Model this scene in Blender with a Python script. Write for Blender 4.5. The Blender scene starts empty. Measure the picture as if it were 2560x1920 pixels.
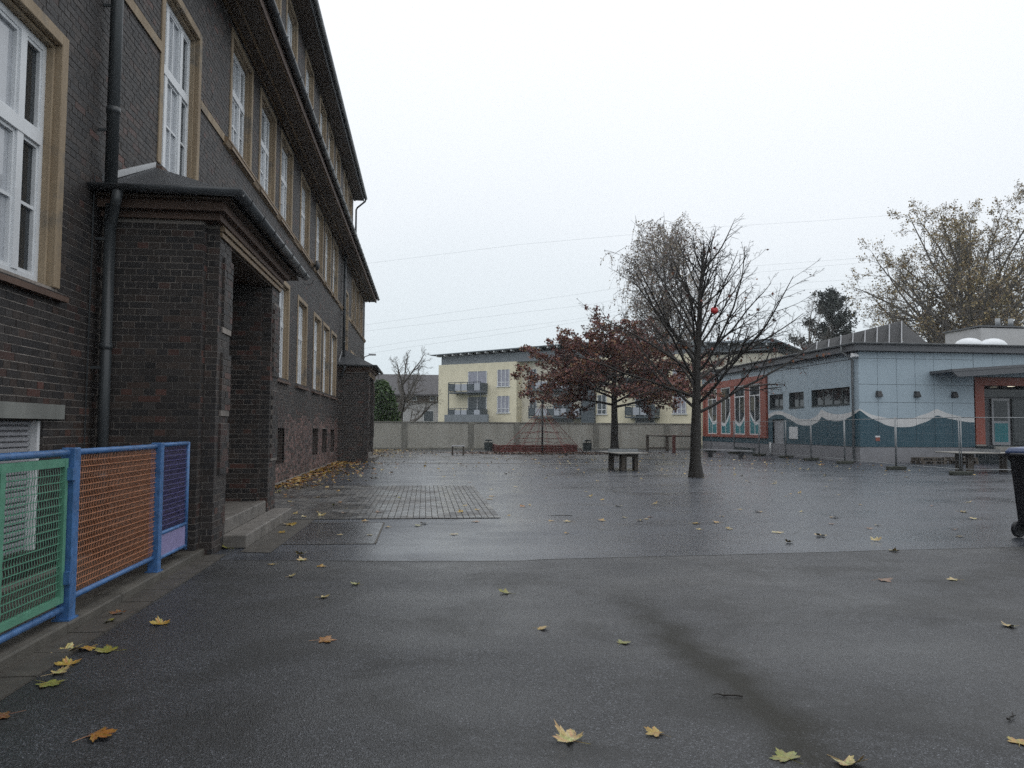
import bpy, math, random
import numpy as np
from mathutils import Matrix, Vector

S = bpy.context.scene
COL = S.collection

# ------------------------------------------------------------------ camera
F_PX, YAW, PITCH, ROLL = 1950.0, math.radians(6.37), math.atan(110 / 1950.0), 0.006
f0 = Vector((math.sin(YAW), math.cos(YAW), 0)); r0 = Vector((math.cos(YAW), -math.sin(YAW), 0)); u0 = Vector((0, 0, 1))
fw = f0 * math.cos(PITCH) + u0 * math.sin(PITCH); up = u0 * math.cos(PITCH) - f0 * math.sin(PITCH)
CR = r0 * math.cos(ROLL) + up * math.sin(ROLL); CU = up * math.cos(ROLL) - r0 * math.sin(ROLL)
CAM = Vector((0, 0, 1.5))
cd = bpy.data.cameras.new('camera'); cam = bpy.data.objects.new('camera', cd); COL.objects.link(cam)
cd.sensor_width = 36; cd.lens = 36 * F_PX / 2560; cd.clip_end = 3000; cd.clip_start = 0.05
cam.matrix_world = Matrix(((CR.x, CU.x, -fw.x, CAM.x), (CR.y, CU.y, -fw.y, CAM.y), (CR.z, CU.z, -fw.z, CAM.z), (0, 0, 0, 1)))
S.camera = cam

def project(p):
    d = Vector(p) - CAM; z = d.dot(fw)
    return (1280 + F_PX * d.dot(CR) / z, 960 - F_PX * d.dot(CU) / z, z)

# ------------------------------------------------------------------ world, sun, exposure
SUN_EL, SUN_AZ = math.radians(80), math.radians(120)
w = bpy.data.worlds.new('World'); S.world = w; w.use_nodes = True
nt = w.node_tree; nt.nodes.clear()
wo = nt.nodes.new('ShaderNodeOutputWorld'); bg = nt.nodes.new('ShaderNodeBackground'); nt.links.new(bg.outputs[0], wo.inputs[0])
sky = nt.nodes.new('ShaderNodeTexSky'); sky.sky_type = 'NISHITA'; sky.sun_disc = False
sky.sun_elevation = SUN_EL; sky.sun_rotation = SUN_AZ; sky.dust_density = 6; sky.air_density = 1.2
sc_ = nt.nodes.new('ShaderNodeVectorMath'); sc_.operation = 'SCALE'; sc_.inputs['Scale'].default_value = 0.10
nt.links.new(sky.outputs[0], sc_.inputs[0])
tc = nt.nodes.new('ShaderNodeTexCoord'); sep = nt.nodes.new('ShaderNodeSeparateXYZ'); nt.links.new(tc.outputs['Generated'], sep.inputs[0])
noi = nt.nodes.new('ShaderNodeTexNoise'); noi.inputs['Scale'].default_value = 2.2; noi.inputs['Detail'].default_value = 3; noi.inputs['Roughness'].default_value = .45
nt.links.new(tc.outputs['Generated'], noi.inputs['Vector'])
ma = nt.nodes.new('ShaderNodeMath'); ma.operation = 'MULTIPLY_ADD'; ma.inputs[1].default_value = .22; ma.inputs[2].default_value = -.11
nt.links.new(noi.outputs[0], ma.inputs[0])
ad = nt.nodes.new('ShaderNodeMath'); ad.operation = 'ADD'; nt.links.new(sep.outputs['Z'], ad.inputs[0]); nt.links.new(ma.outputs[0], ad.inputs[1])
rp = nt.nodes.new('ShaderNodeValToRGB'); nt.links.new(ad.outputs[0], rp.inputs[0])
el = rp.color_ramp.elements
el[0].position = 0.0; el[0].color = (.70, .80, .855, 1)
el[1].position = 1.0; el[1].color = (1.1, 1.13, 1.16, 1)
for pos, c in ((.10, (.79, .868, .918, 1)), (.24, (.91, .96, 1.01, 1)), (.45, (1.02, 1.05, 1.09, 1))):
    e = rp.color_ramp.elements.new(pos); e.color = c
mx = nt.nodes.new('ShaderNodeMix'); mx.data_type = 'RGBA'; mx.inputs[0].default_value = .05
nt.links.new(rp.outputs[0], mx.inputs[6]); nt.links.new(sc_.outputs[0], mx.inputs[7]); nt.links.new(mx.outputs[2], bg.inputs[0])
bg.inputs[1].default_value = 1.06
sl = bpy.data.lights.new('sun', 'SUN'); sl.energy = .5; sl.angle = math.radians(60); sl.color = (1, .97, .93)
so = bpy.data.objects.new('sun', sl); COL.objects.link(so)
sd = Vector((math.cos(SUN_EL) * math.sin(SUN_AZ), math.cos(SUN_EL) * math.cos(SUN_AZ), math.sin(SUN_EL)))
so.rotation_euler = sd.to_track_quat('Z', 'Y').to_euler(); so.location = (0, 0, 40)
S.view_settings.view_transform = 'Standard'; S.view_settings.look = 'None'; S.view_settings.exposure = 0.0; S.view_settings.gamma = 1
S.view_settings.use_curve_mapping = False
S.render.engine = 'CYCLES'; S.cycles.max_bounces = 6; S.cycles.diffuse_bounces = 3; S.cycles.glossy_bounces = 3
S.cycles.use_denoising = False; S.cycles.volume_bounces = 0; S.cycles.transparent_max_bounces = 8; S.cycles.caustics_reflective = False; S.cycles.caustics_refractive = False

# ------------------------------------------------------------------ mesh helpers
class MB:
    def __init__(s): s.v = []; s.f = []; s.c = []
    def add(s, vs, fs, col=None):
        o = len(s.v); s.v.extend(vs); s.f.extend([tuple(i + o for i in f) for f in fs])
        if col is not None: s.c.extend([col] * len(vs))
        return s
    def box(s, x0, y0, z0, x1, y1, z1, col=None):
        vs = [(x0, y0, z0), (x1, y0, z0), (x1, y1, z0), (x0, y1, z0), (x0, y0, z1), (x1, y0, z1), (x1, y1, z1), (x0, y1, z1)]
        return s.add(vs, [(3, 2, 1, 0), (4, 5, 6, 7), (0, 1, 5, 4), (1, 2, 6, 5), (2, 3, 7, 6), (3, 0, 4, 7)], col)
    def quad(s, a, b, c, d, col=None): return s.add([a, b, c, d], [(0, 1, 2, 3)], col)
    def prism(s, poly, axis, a0, a1):
        """poly: 2-D points in the two other axes (x,y | x,z | y,z), extruded along axis from a0 to a1"""
        def mk(p, a): return (a, p[0], p[1]) if axis == 0 else ((p[0], a, p[1]) if axis == 1 else (p[0], p[1], a))
        n = len(poly); vs = [mk(p, a0) for p in poly] + [mk(p, a1) for p in poly]
        fs = [tuple(range(n))[::-1], tuple(range(n, 2 * n))] + [(i, (i + 1) % n, (i + 1) % n + n, i + n) for i in range(n)]
        return s.add(vs, fs)
    def tube(s, pts, rad, n=6, cap=True, col=None):
        pts = [Vector(p) for p in pts]; k = len(pts)
        rad = [rad] * k if not hasattr(rad, '__len__') else rad
        d0 = (pts[1] - pts[0]).normalized(); a = d0.orthogonal().normalized(); vs = []
        for i in range(k):
            d = (pts[min(i + 1, k - 1)] - pts[max(i - 1, 0)]).normalized()
            a = (a - d * a.dot(d)); a = a.normalized() if a.length > 1e-5 else d.orthogonal().normalized()
            b = d.cross(a)
            for j in range(n):
                t = 2 * math.pi * j / n; p = pts[i] + (a * math.cos(t) + b * math.sin(t)) * rad[i]; vs.append(p[:])
        fs = [(i * n + j, i * n + (j + 1) % n, (i + 1) * n + (j + 1) % n, (i + 1) * n + j) for i in range(k - 1) for j in range(n)]
        if cap: fs += [tuple(range(n))[::-1], tuple(range((k - 1) * n, k * n))]
        return s.add(vs, fs, col)
    def cyl(s, x, y, z0, z1, r, n=12, r1=None): return s.tube([(x, y, z0), (x, y, z1)], [r, r if r1 is None else r1], n)
    def lathe(s, prof, cx, cy, cz, n=16, rot=None):
        vs = []
        for r, z in prof:
            for j in range(n):
                t = 2 * math.pi * j / n; p = Vector((r * math.cos(t), r * math.sin(t), z))
                if rot is not None: p = rot @ p
                vs.append((p.x + cx, p.y + cy, p.z + cz))
        k = len(prof)
        return s.add(vs, [(i * n + j, i * n + (j + 1) % n, (i + 1) * n + (j + 1) % n, (i + 1) * n + j) for i in range(k - 1) for j in range(n)] + [tuple(range(n))[::-1], tuple(range((k - 1) * n, k * n))])
    def mesh(s, name, mat, smooth=False):
        me = bpy.data.meshes.new(name); me.from_pydata(s.v, [], s.f)
        if s.c and len(s.c) == len(s.v):
            at = me.color_attributes.new('Col', 'FLOAT_COLOR', 'POINT')
            at.data.foreach_set('color', np.array([(c[0], c[1], c[2], 1) for c in s.c], dtype=np.float32).ravel())
        if mat: me.materials.append(mat)
        if smooth: me.polygons.foreach_set('use_smooth', [True] * len(me.polygons))
        return me

def link(name, data, parent=None):
    o = bpy.data.objects.new(name, data); COL.objects.link(o)
    if parent is not None:
        o.parent = parent; o.matrix_parent_inverse = Matrix.Translation(-world_loc(parent))
    return o
WL = {}
def world_loc(o): return WL.get(o.name, Vector((0, 0, 0)))
def tag(o, label=None, cat=None, group=None, kind=None):
    if label: o['label'] = label
    if cat: o['category'] = cat
    if group: o['group'] = group
    if kind: o['kind'] = kind
    return o
def thing(name, loc, label, cat, group=None):
    o = bpy.data.objects.new(name, None); COL.objects.link(o); o.location = loc; o.empty_display_size = .1
    WL[o.name] = Vector(loc); return tag(o, label, cat, group)
def part(name, mb, mat, parent, smooth=False, kind=None, label=None):
    o = link(name, mb.mesh(name, mat, smooth), parent)
    if kind: o['kind'] = kind
    if label: o['label'] = label
    return o
def struct(name, mb, mat): return tag(link(name, mb.mesh(name, mat)), kind='structure')
def bevel(o, wd=.01, seg=2):
    m = o.modifiers.new('bevel', 'BEVEL'); m.width = wd; m.segments = seg; m.limit_method = 'ANGLE'; return o

def np_mesh(name, V, Fq, C, mat):
    """V (n,3), Fq (m,4) quads, C (n,3) point colours or None"""
    me = bpy.data.meshes.new(name); n, m = len(V), len(Fq)
    me.vertices.add(n); me.vertices.foreach_set('co', np.asarray(V, np.float32).ravel())
    me.loops.add(m * 4); me.loops.foreach_set('vertex_index', np.asarray(Fq, np.int32).ravel())
    me.polygons.add(m); me.polygons.foreach_set('loop_start', np.arange(0, m * 4, 4, dtype=np.int32)); me.polygons.foreach_set('loop_total', np.full(m, 4, np.int32))
    if C is not None:
        at = me.color_attributes.new('Col', 'FLOAT_COLOR', 'POINT'); a = np.ones((n, 4), np.float32); a[:, :3] = C; at.data.foreach_set('color', a.ravel())
    me.polygons.foreach_set('use_smooth', np.zeros(m, dtype=bool)); me.update(); me.validate(); me.materials.append(mat); return me

# ------------------------------------------------------------------ materials
class NB:
    def __init__(s, name):
        s.m = bpy.data.materials.new(name); s.m.use_nodes = True; s.t = s.m.node_tree; s.b = s.t.nodes['Principled BSDF']
    def n(s, typ, **kw):
        nd = s.t.nodes.new(typ)
        for k, v in kw.items():
            if k in nd.inputs: nd.inputs[k].default_value = v
            else: setattr(nd, k, v)
        return nd
    def l(s, a, b): s.t.links.new(a, b)
    def pos(s):
        if not hasattr(s, '_p'): s._p = s.n('ShaderNodeNewGeometry').outputs['Position']
        return s._p
    def scaled(s, v):
        m = s.n('ShaderNodeVectorMath', operation='MULTIPLY'); s.l(s.pos(), m.inputs[0]); m.inputs[1].default_value = v; return m.outputs[0]
    def noise(s, scale, detail=3, rough=.5, vec=None, dist=0):
        nd = s.n('ShaderNodeTexNoise', Scale=scale, Detail=detail, Roughness=rough, Distortion=dist); s.l(vec if vec is not None else s.pos(), nd.inputs['Vector']); return nd.outputs[0]
    def ramp(s, fac, stops):
        r = s.n('ShaderNodeValToRGB'); s.l(fac, r.inputs[0]); e = r.color_ramp.elements
        def c4(c): return tuple(c) + (1,) if hasattr(c, '__len__') else (c, c, c, 1)
        e[0].position = stops[0][0]; e[0].color = c4(stops[0][1]); e[1].position = stops[-1][0]; e[1].color = c4(stops[-1][1])
        for p, c in stops[1:-1]: x = e.new(p); x.color = c4(c)
        return r.outputs[0]
    def math(s, op, a, b=None, c=None, clamp=False):
        m = s.n('ShaderNodeMath', operation=op); m.use_clamp = clamp
        for i, x in enumerate((a, b, c)):
            if x is None: continue
            if isinstance(x, (int, float)): m.inputs[i].default_value = x
            else: s.l(x, m.inputs[i])
        return m.outputs[0]
    def mix(s, fac, a, b, mode='MIX'):
        m = s.n('ShaderNodeMix', data_type='RGBA', blend_type=mode)
        for i, x in ((0, fac), (6, a), (7, b)):
            if hasattr(x, 'is_output'): s.l(x, m.inputs[i])
            elif isinstance(x, (int, float)): m.inputs[i].default_value = x if i == 0 else (x, x, x, 1)
            else: m.inputs[i].default_value = tuple(x) + (1,)
        return m.outputs[2]
    def attr(s, name='Col'): return s.n('ShaderNodeAttribute', attribute_name=name).outputs['Color']
    def base(s, c):
        if hasattr(c, 'is_output'): s.l(c, s.b.inputs['Base Color'])
        else: s.b.inputs['Base Color'].default_value = tuple(c) + (1,)
    def rough(s, r):
        if hasattr(r, 'is_output'): s.l(r, s.b.inputs['Roughness'])
        else: s.b.inputs['Roughness'].default_value = r
    def bump(s, h, strength=.3, dist=.01):
        b = s.n('ShaderNodeBump', Strength=strength, Distance=dist); s.l(h, b.inputs['Height']); s.l(b.outputs[0], s.b.inputs['Normal'])
    def xyz(s):
        sp = s.n('ShaderNodeSeparateXYZ'); s.l(s.pos(), sp.inputs[0]); return sp.outputs
    def set(s, **kw):
        for k, v in kw.items(): s.b.inputs[k].default_value = v
        return s

def simple(name, c, rough=.6, var=.18, scale=3, bump=.0, bscale=60, metal=0, spec=.5, streak=False):
    b = NB(name); v = b.scaled((1, 1, .12)) if streak else None
    n = b.noise(scale, 4, .6, v)
    b.base(b.ramp(n, [(.25, tuple(x * (1 - var) for x in c)), (.75, tuple(min(1, x * (1 + var)) for x in c))]))
    b.rough(b.ramp(n, [(.2, max(.05, rough - .1)), (.8, min(1, rough + .1))]))
    if bump: b.bump(b.noise(bscale, 2), bump, .01)
    b.set(Metallic=metal); b.b.inputs['Specular IOR Level'].default_value = spec
    return b.m

M = {}
# brick: colour per brick from the mesh, plus blotches of soot
b = NB('brick'); n1 = b.noise(38, 3, .6); n2 = b.noise(.7, 3, .55)
col = b.mix(b.ramp(n2, [(.35, 0.0), (.7, .6)]), b.attr(), (.022, .021, .023)); col = b.mix(.5, col, b.ramp(n1, [(.3, .25), (.75, .9)]), 'MULTIPLY')
b.base(b.mix(1, col, (1.12, 1.12, 1.12), 'MULTIPLY')); b.rough(b.ramp(n1, [(.3, .5), (.8, .8)])); b.bump(n1, .35, .006); M['brick'] = b.m
b = NB('mortar'); n1 = b.noise(25, 4, .6); n2 = b.noise(.6, 3, .5)
b.base(b.mix(b.ramp(n2, [(.35, 0), (.68, 1)]), b.ramp(n1, [(.3, (.25, .22, .195)), (.7, (.40, .355, .32))]), (.12, .11, .10))); b.rough(.9); b.bump(n1, .3, .008); M['mortar'] = b.m
# tan stone with grey patches
b = NB('tan_stone'); n1 = b.noise(1.7, 4, .6); n2 = b.noise(30, 3, .6); st = b.noise(5, 3, .6, b.scaled((1, 1, .15)))
c = b.mix(b.ramp(n1, [(.56, 0), (.66, .75)]), b.ramp(st, [(.3, (.27, .20, .13)), (.7, (.39, .305, .205))]), (.15, .14, .125))
b.base(b.mix(.35, c, b.ramp(n2, [(.3, .55), (.7, 1.0)]), 'MULTIPLY')); b.rough(.75); b.bump(n2, .15, .004); M['stone'] = b.m
M['white_frame'] = simple('white_window_paint', (.70, .72, .74), .4, .06, 4)
M['glass'] = NB('window_glass').m; g = M['glass'].node_tree.nodes['Principled BSDF']; g.inputs['Base Color'].default_value = (.025, .03, .034, 1); g.inputs['Roughness'].default_value = .03; g.inputs['IOR'].default_value = 1.5
M['curtain'] = simple('pale_curtain', (.42, .44, .47), .5, .1, 8)
M['pipe'] = simple('painted_pipe', (.05, .056, .06), .38, .25, 6, streak=True)
M['zinc'] = simple('dark_zinc', (.062, .068, .074), .4, .3, 3)
M['slate'] = simple('slate_roof', (.05, .054, .06), .5, .35, 9, .3, 14)
M['soffit'] = simple('soffit_wood', (.10, .075, .058), .6, .35, 2.5)
M['trim'] = simple('trim_wood', (.24, .17, .105), .6, .3, 5)
M['fascia'] = simple('brown_fascia', (.105, .065, .048), .65, .35, 4)
M['flash'] = simple('lead_flashing', (.42, .43, .44), .45, .15, 20)
M['concrete'] = simple('concrete', (.25, .24, .22), .8, .3, 4, .4, 60)
M['step'] = simple('step_concrete', (.15, .138, .125), .6, .35, 5, .4, 80)
M['lintel'] = simple('lintel_concrete', (.20, .205, .19), .8, .25, 3, .3, 60, streak=True)
M['shutter'] = simple('shutter_slat', (.36, .36, .38), .5, .12, 10)
M['door'] = simple('dark_door', (.03, .022, .02), .45, .3, 6)
M['fblue'] = simple('blue_paint', (.055, .145, .33), .42, .35, 14, bump=.15, bscale=90)
M['fgreen'] = simple('green_paint', (.10, .27, .185), .42, .15, 9, bump=.15, bscale=90)
M['forange'] = simple('orange_paint', (.46, .20, .105), .45, .2, 12, bump=.15, bscale=90)
M['fpurple'] = simple('purple_paint', (.26, .235, .42), .45, .15, 12)
M['fviolet'] = simple('violet_wire_paint', (.10, .095, .25), .45, .25, 12)
M['bark'] = simple('oak_bark', (.021, .018, .015), .7, .4, 7, .7, 22)
M['bark_grey'] = simple('grey_bark', (.11, .10, .088), .8, .35, 5, .6, 14)
M['bark_birch'] = simple('birch_bark', (.15, .135, .135), .8, .5, 2, .3, 14)
def leafmat(name, rough=.55, trans=.25):
    b = NB(name); b.base(b.attr()); b.rough(rough); b.set(**{'Subsurface Weight': 0.0}); return b.m
M['leaf'] = leafmat('crown_leaf')
b = NB('fallen_leaf'); n = b.noise(70, 4, .6); ob = b.n('ShaderNodeObjectInfo')
b.base(b.mix(.6, b.attr(), b.ramp(n, [(.35, (.35, .25, .15)), (.65, (1.1, 1.1, 1.1))]), 'MULTIPLY')); b.rough(.32); b.bump(n, .3, .004); M['fallen'] = b.m

# wet asphalt: fine aggregate, wet film that varies in gloss
def asphalt(name, c0, c1, wet0, wet1, grain=170, bumpk=.5, worn=False, spec=.5, film=(.1, .6, .2, .3), stone=110):
    b = NB(name); g = b.noise(grain, 1, .6); g2 = b.noise(grain * .35, 2, .6); big = b.noise(.45, 8, .66, None, .4); strk = b.noise(1.1, 4, .55, b.scaled((.30, 1.0, 1)))
    wetm = b.math('MULTIPLY_ADD', big, .6, b.math('MULTIPLY', strk, .4))
    base = b.ramp(g, [(.38, tuple(x * .7 for x in c0)), (.52, c1), (.62, tuple(x * 2.6 for x in c1)), (.74, tuple(x * 6.0 for x in c1))])
    vs_ = b.n('ShaderNodeTexVoronoi', Scale=stone); b.l(b.pos(), vs_.inputs['Vector']); sx = b.n('ShaderNodeSeparateXYZ'); b.l(vs_.outputs['Color'], sx.inputs[0])
    base = b.mix(1, base, b.ramp(sx.outputs[0], [(.0, .35), (.6, .9), (.88, 1.5), (1.0, 2.7)]), 'MULTIPLY')
    base = b.mix(.35, base, b.ramp(g2, [(.3, .5), (.7, 1.4)]), 'MULTIPLY')
    base = b.mix(b.ramp(wetm, [(.40, .0), (.6, .5)]), base, tuple(x * .7 for x in c0))
    if worn:
        mot = b.noise(.75, 9, .68, None, .6); base = b.mix(b.ramp(mot, [(.50, 0.0), (.58, .55)]), base, (.0085, .0085, .0075))
    rgh = b.ramp(wetm, [(.38, wet1), (.5, (wet0 + wet1) * .5), (.62, wet0)])
    b.bump(b.math('MULTIPLY_ADD', g2, .25, g), bumpk, .006)
    if worn:
        X, Y, Z = b.xyz(); wob = b.noise(1.6, 3, .55)
        d = b.math('ABSOLUTE', b.math('SUBTRACT', X, b.math('MULTIPLY_ADD', wob, .55, 1.55)))
        mk = b.ramp(d, [(.04, 1.0), (.16, .45), (.30, 0.0)])
        far = b.n('ShaderNodeMapRange'); far.inputs['From Min'].default_value = 5.6; far.inputs['From Max'].default_value = 7.6; far.inputs['To Min'].default_value = 1; far.inputs['To Max'].default_value = 0; b.l(Y, far.inputs[0])
        mk = b.math('MULTIPLY', mk, far.outputs[0])
        base = b.mix(b.math('MULTIPLY', mk, .5), base, (.036, .034, .024)); rgh = b.mix(b.math('MULTIPLY', mk, .9), rgh, .85)
    b.base(base); b.rough(rgh); b.b.inputs['Specular IOR Level'].default_value = spec
    cw = b.ramp(wetm, [(.36, film[0]), (.52, (film[0] + film[1]) * .5), (.62, film[1])])
    if not worn:
        vo = b.n('ShaderNodeTexVoronoi', feature='DISTANCE_TO_EDGE', Scale=.33); dv = b.n('ShaderNodeVectorMath', operation='ADD'); nz = b.n('ShaderNodeTexNoise', Scale=1.7, Detail=4); b.l(b.pos(), nz.inputs['Vector']); b.l(b.pos(), dv.inputs[0]); b.l(nz.outputs['Color'], dv.inputs[1]); b.l(dv.outputs[0], vo.inputs['Vector'])
        crk = b.math('MULTIPLY', b.ramp(vo.outputs['Distance'], [(.0, 1.0), (.006, 0.0)]), b.ramp(b.noise(.2, 2), [(.5, 0.0), (.56, .8)])); b.base(b.mix(crk, base, (.008, .008, .008)))
        pud = b.n('ShaderNodeMapRange', interpolation_type='SMOOTHSTEP'); Yp = b.math('ABSOLUTE', b.math('SUBTRACT', b.xyz()[1], b.math('MULTIPLY_ADD', b.noise(.5, 3), 1.4, 9.0))); pud.inputs['From Min'].default_value = .25; pud.inputs['From Max'].default_value = .8; pud.inputs['To Min'].default_value = .42; pud.inputs['To Max'].default_value = 0; b.l(Yp, pud.inputs[0]); cw = b.math('MAXIMUM', cw, pud.outputs[0]); cw = b.math('MULTIPLY', cw, b.math('SUBTRACT', 1.0, crk))
    if worn: cw = b.math('MULTIPLY', b.math('MULTIPLY', cw, b.math('SUBTRACT', 1.0, mk)), b.ramp(mot, [(.49, 1.0), (.60, .5)]))
    cb = b.n('ShaderNodeBump', Strength=film[3], Distance=.006); b.l(b.math('MULTIPLY_ADD', g2, .25, g), cb.inputs['Height']); b.l(cb.outputs[0], b.b.inputs['Coat Normal'])
    b.l(cw, b.b.inputs['Coat Weight']); b.b.inputs['Coat Roughness'].default_value = film[2]; b.b.inputs['Coat IOR'].default_value = 1.33
    return b.m
M['asph_near'] = asphalt('near_asphalt', (.0095, .0102, .0118), (.024, .0256, .0292), .42, .62, 150, .9, True, .5, (.18, .66, .28, .7))
M['asph_far'] = asphalt('yard_asphalt', (.0225, .026, .033), (.043, .049, .061), .24, .48, 70, .5, False, .5, (.10, .55, .18, .22))
M['asph_patch'] = asphalt('patched_asphalt', (.026, .0285, .034), (.046, .05, .058), .14, .32, 90, .4, False, .5, (.3, .6, .18, .15))
M['ground'] = simple('outer_ground', (.05, .055, .035), .9, .3, .8)
M['paver'] = None
b = NB('paver'); n = b.noise(60, 3, .6); big = b.noise(.9, 3, .5)
b.base(b.mix(.5, b.attr(), b.ramp(n, [(.3, .4), (.7, 1.15)]), 'MULTIPLY')); b.rough(b.ramp(big, [(.42, .50), (.56, .22)])); b.bump(n, .18, .004); M['paver'] = b.m
M['joint'] = simple('joint_sand', (.045, .043, .038), .9, .3, 20)
M['pjoint'] = simple('paving_joint', (.055, .053, .048), .85, .3, 20)
M['kerb'] = simple('kerb_stone', (.085, .078, .066), .65, .35, 4, .5, 90)
M['apron'] = simple('apron_slab', (.060, .054, .046), .6, .35, 5, .4, 90)

# far wall: painted brick wall, coursed by texture (too far to pick bricks apart)
def brickwall(name, c1, c2, cm, mode='xz'):
    b = NB(name); X, Y, Z = b.xyz(); cmb = b.n('ShaderNodeCombineXYZ'); b.l(X if mode == 'xz' else Y, cmb.inputs[0]); b.l(Z, cmb.inputs[1])
    br = b.n('ShaderNodeTexBrick', Scale=1.0); b.l(cmb.outputs[0], br.inputs['Vector'])
    br.inputs['Brick Width'].default_value = .25; br.inputs['Row Height'].default_value = .077; br.inputs['Mortar Size'].default_value = .012
    br.inputs['Color1'].default_value = c1 + (1,); br.inputs['Color2'].default_value = c2 + (1,); br.inputs['Mortar'].default_value = cm + (1,)
    n = b.noise(.9, 4, .6); st = b.noise(1.6, 4, .6, b.scaled((1, 1, .1)))
    c = b.mix(b.ramp(n, [(.4, 0), (.7, .35)]), br.outputs[0], tuple(x * .6 for x in c1)); c = b.mix(.45, c, b.ramp(st, [(.35, (.7, .68, .60)), (.6, (1.15, 1.15, 1.1))]), 'MULTIPLY')
    b.base(c); b.rough(.85); b.bump(br.outputs['Fac'], .3, -.01); return b.m
M['yardwall'] = brickwall('pale_wall_brick', (.53, .52, .47), (.48, .47, .43), (.38, .37, .335))
M['brick_tex'] = brickwall('end_wall_brick', (.07, .045, .04), (.045, .035, .033), (.12, .11, .10))
M['coping'] = simple('wall_coping', (.24, .235, .205), .8, .35, 2, .3, 30)
for k, c in dict(yellow=(.79, .73, .55), cream=(.72, .68, .57), agrey=(.21, .235, .26), aroof=(.16, .19, .215), abalc=(.085, .105, .12), apanel=(.42, .45, .50), awhite=(.68, .70, .72), beige=(.50, .44, .36), hroof=(.075, .073, .078), hwall=(.46, .46, .47), hbrick=(.11, .09, .075)).items():
    M[k] = simple('render_' + k, c, .8, .10, 1.2)
M['aglass'] = NB('far_window_glass').m; g = M['aglass'].node_tree.nodes['Principled BSDF']; g.inputs['Base Color'].default_value = (.055, .07, .08, 1); g.inputs['Roughness'].default_value = .12
M['acurt'] = simple('net_curtain', (.33, .34, .40), .7, .2, 3)
M['red'] = simple('red_frame_paint', (.28, .07, .044), .5, .2, 2.5, streak=True)
M['plinth'] = simple('grey_plinth', (.235, .235, .25), .75, .15, 2.5, .2, 60)
M['bfascia'] = simple('grey_fascia', (.105, .11, .12), .5, .15, 2)
M['bgutter'] = simple('grey_gutter', (.17, .18, .185), .35, .2, 3)
M['groof'] = simple('mossy_roof', (.10, .10, .065), .9, .5, 3, .6, 20)
M['frame_dark'] = simple('dark_window_frame', (.045, .06, .065), .4, .2, 3)
M['teal'] = simple('teal_film', (.02, .20, .23), .45, .15, 3)
M['doorgrey'] = simple('light_grey_metal', (.34, .35, .37), .45, .1, 3)
M['white'] = simple('white_plastic', (.72, .73, .74), .4, .08, 5)
M['steel'] = simple('galvanised_steel', (.26, .275, .285), .42, .2, 6, metal=.35)
M['rubber'] = simple('fence_foot_rubber', (.045, .05, .04), .85, .4, 5, .4, 40)
M['wood'] = simple('weathered_wood', (.085, .07, .055), .75, .4, 6, .4, 30, streak=True)
M['redwood'] = simple('red_stained_wood', (.14, .045, .035), .7, .35, 5, .3, 30)
M['rope'] = simple('red_rope', (.23, .07, .065), .8, .3, 12)
M['darkmetal'] = simple('dark_metal', (.03, .032, .035), .45, .25, 6)
M['bin'] = simple('black_bin_plastic', (.016, .017, .022), .42, .3, 4)
M['binlid'] = simple('bin_lid_blue_sheen', (.075, .11, .22), .28, .2, 4)  # bluish sheen on the lid is put into its base colour
M['ball'] = simple('red_ball', (.62, .05, .05), .4, .1, 6)
M['wire'] = simple('power_cable', (.4, .42, .44), .7, .05, 3)
M['litterbin'] = simple('green_litter_bin', (.045, .06, .06), .5, .2, 5)
M['solar'] = simple('solar_panel', (.04, .042, .046), .6, .15, 2)
M['dome'] = simple('acrylic_dome', (.70, .73, .76), .25, .05, 3)
lb = NB('lit_lamp'); lb.base((.9, .85, .7)); lb.b.inputs['Emission Color'].default_value = (1, .92, .72, 1); lb.b.inputs['Emission Strength'].default_value = 1.6; M['lit'] = lb.m

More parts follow.
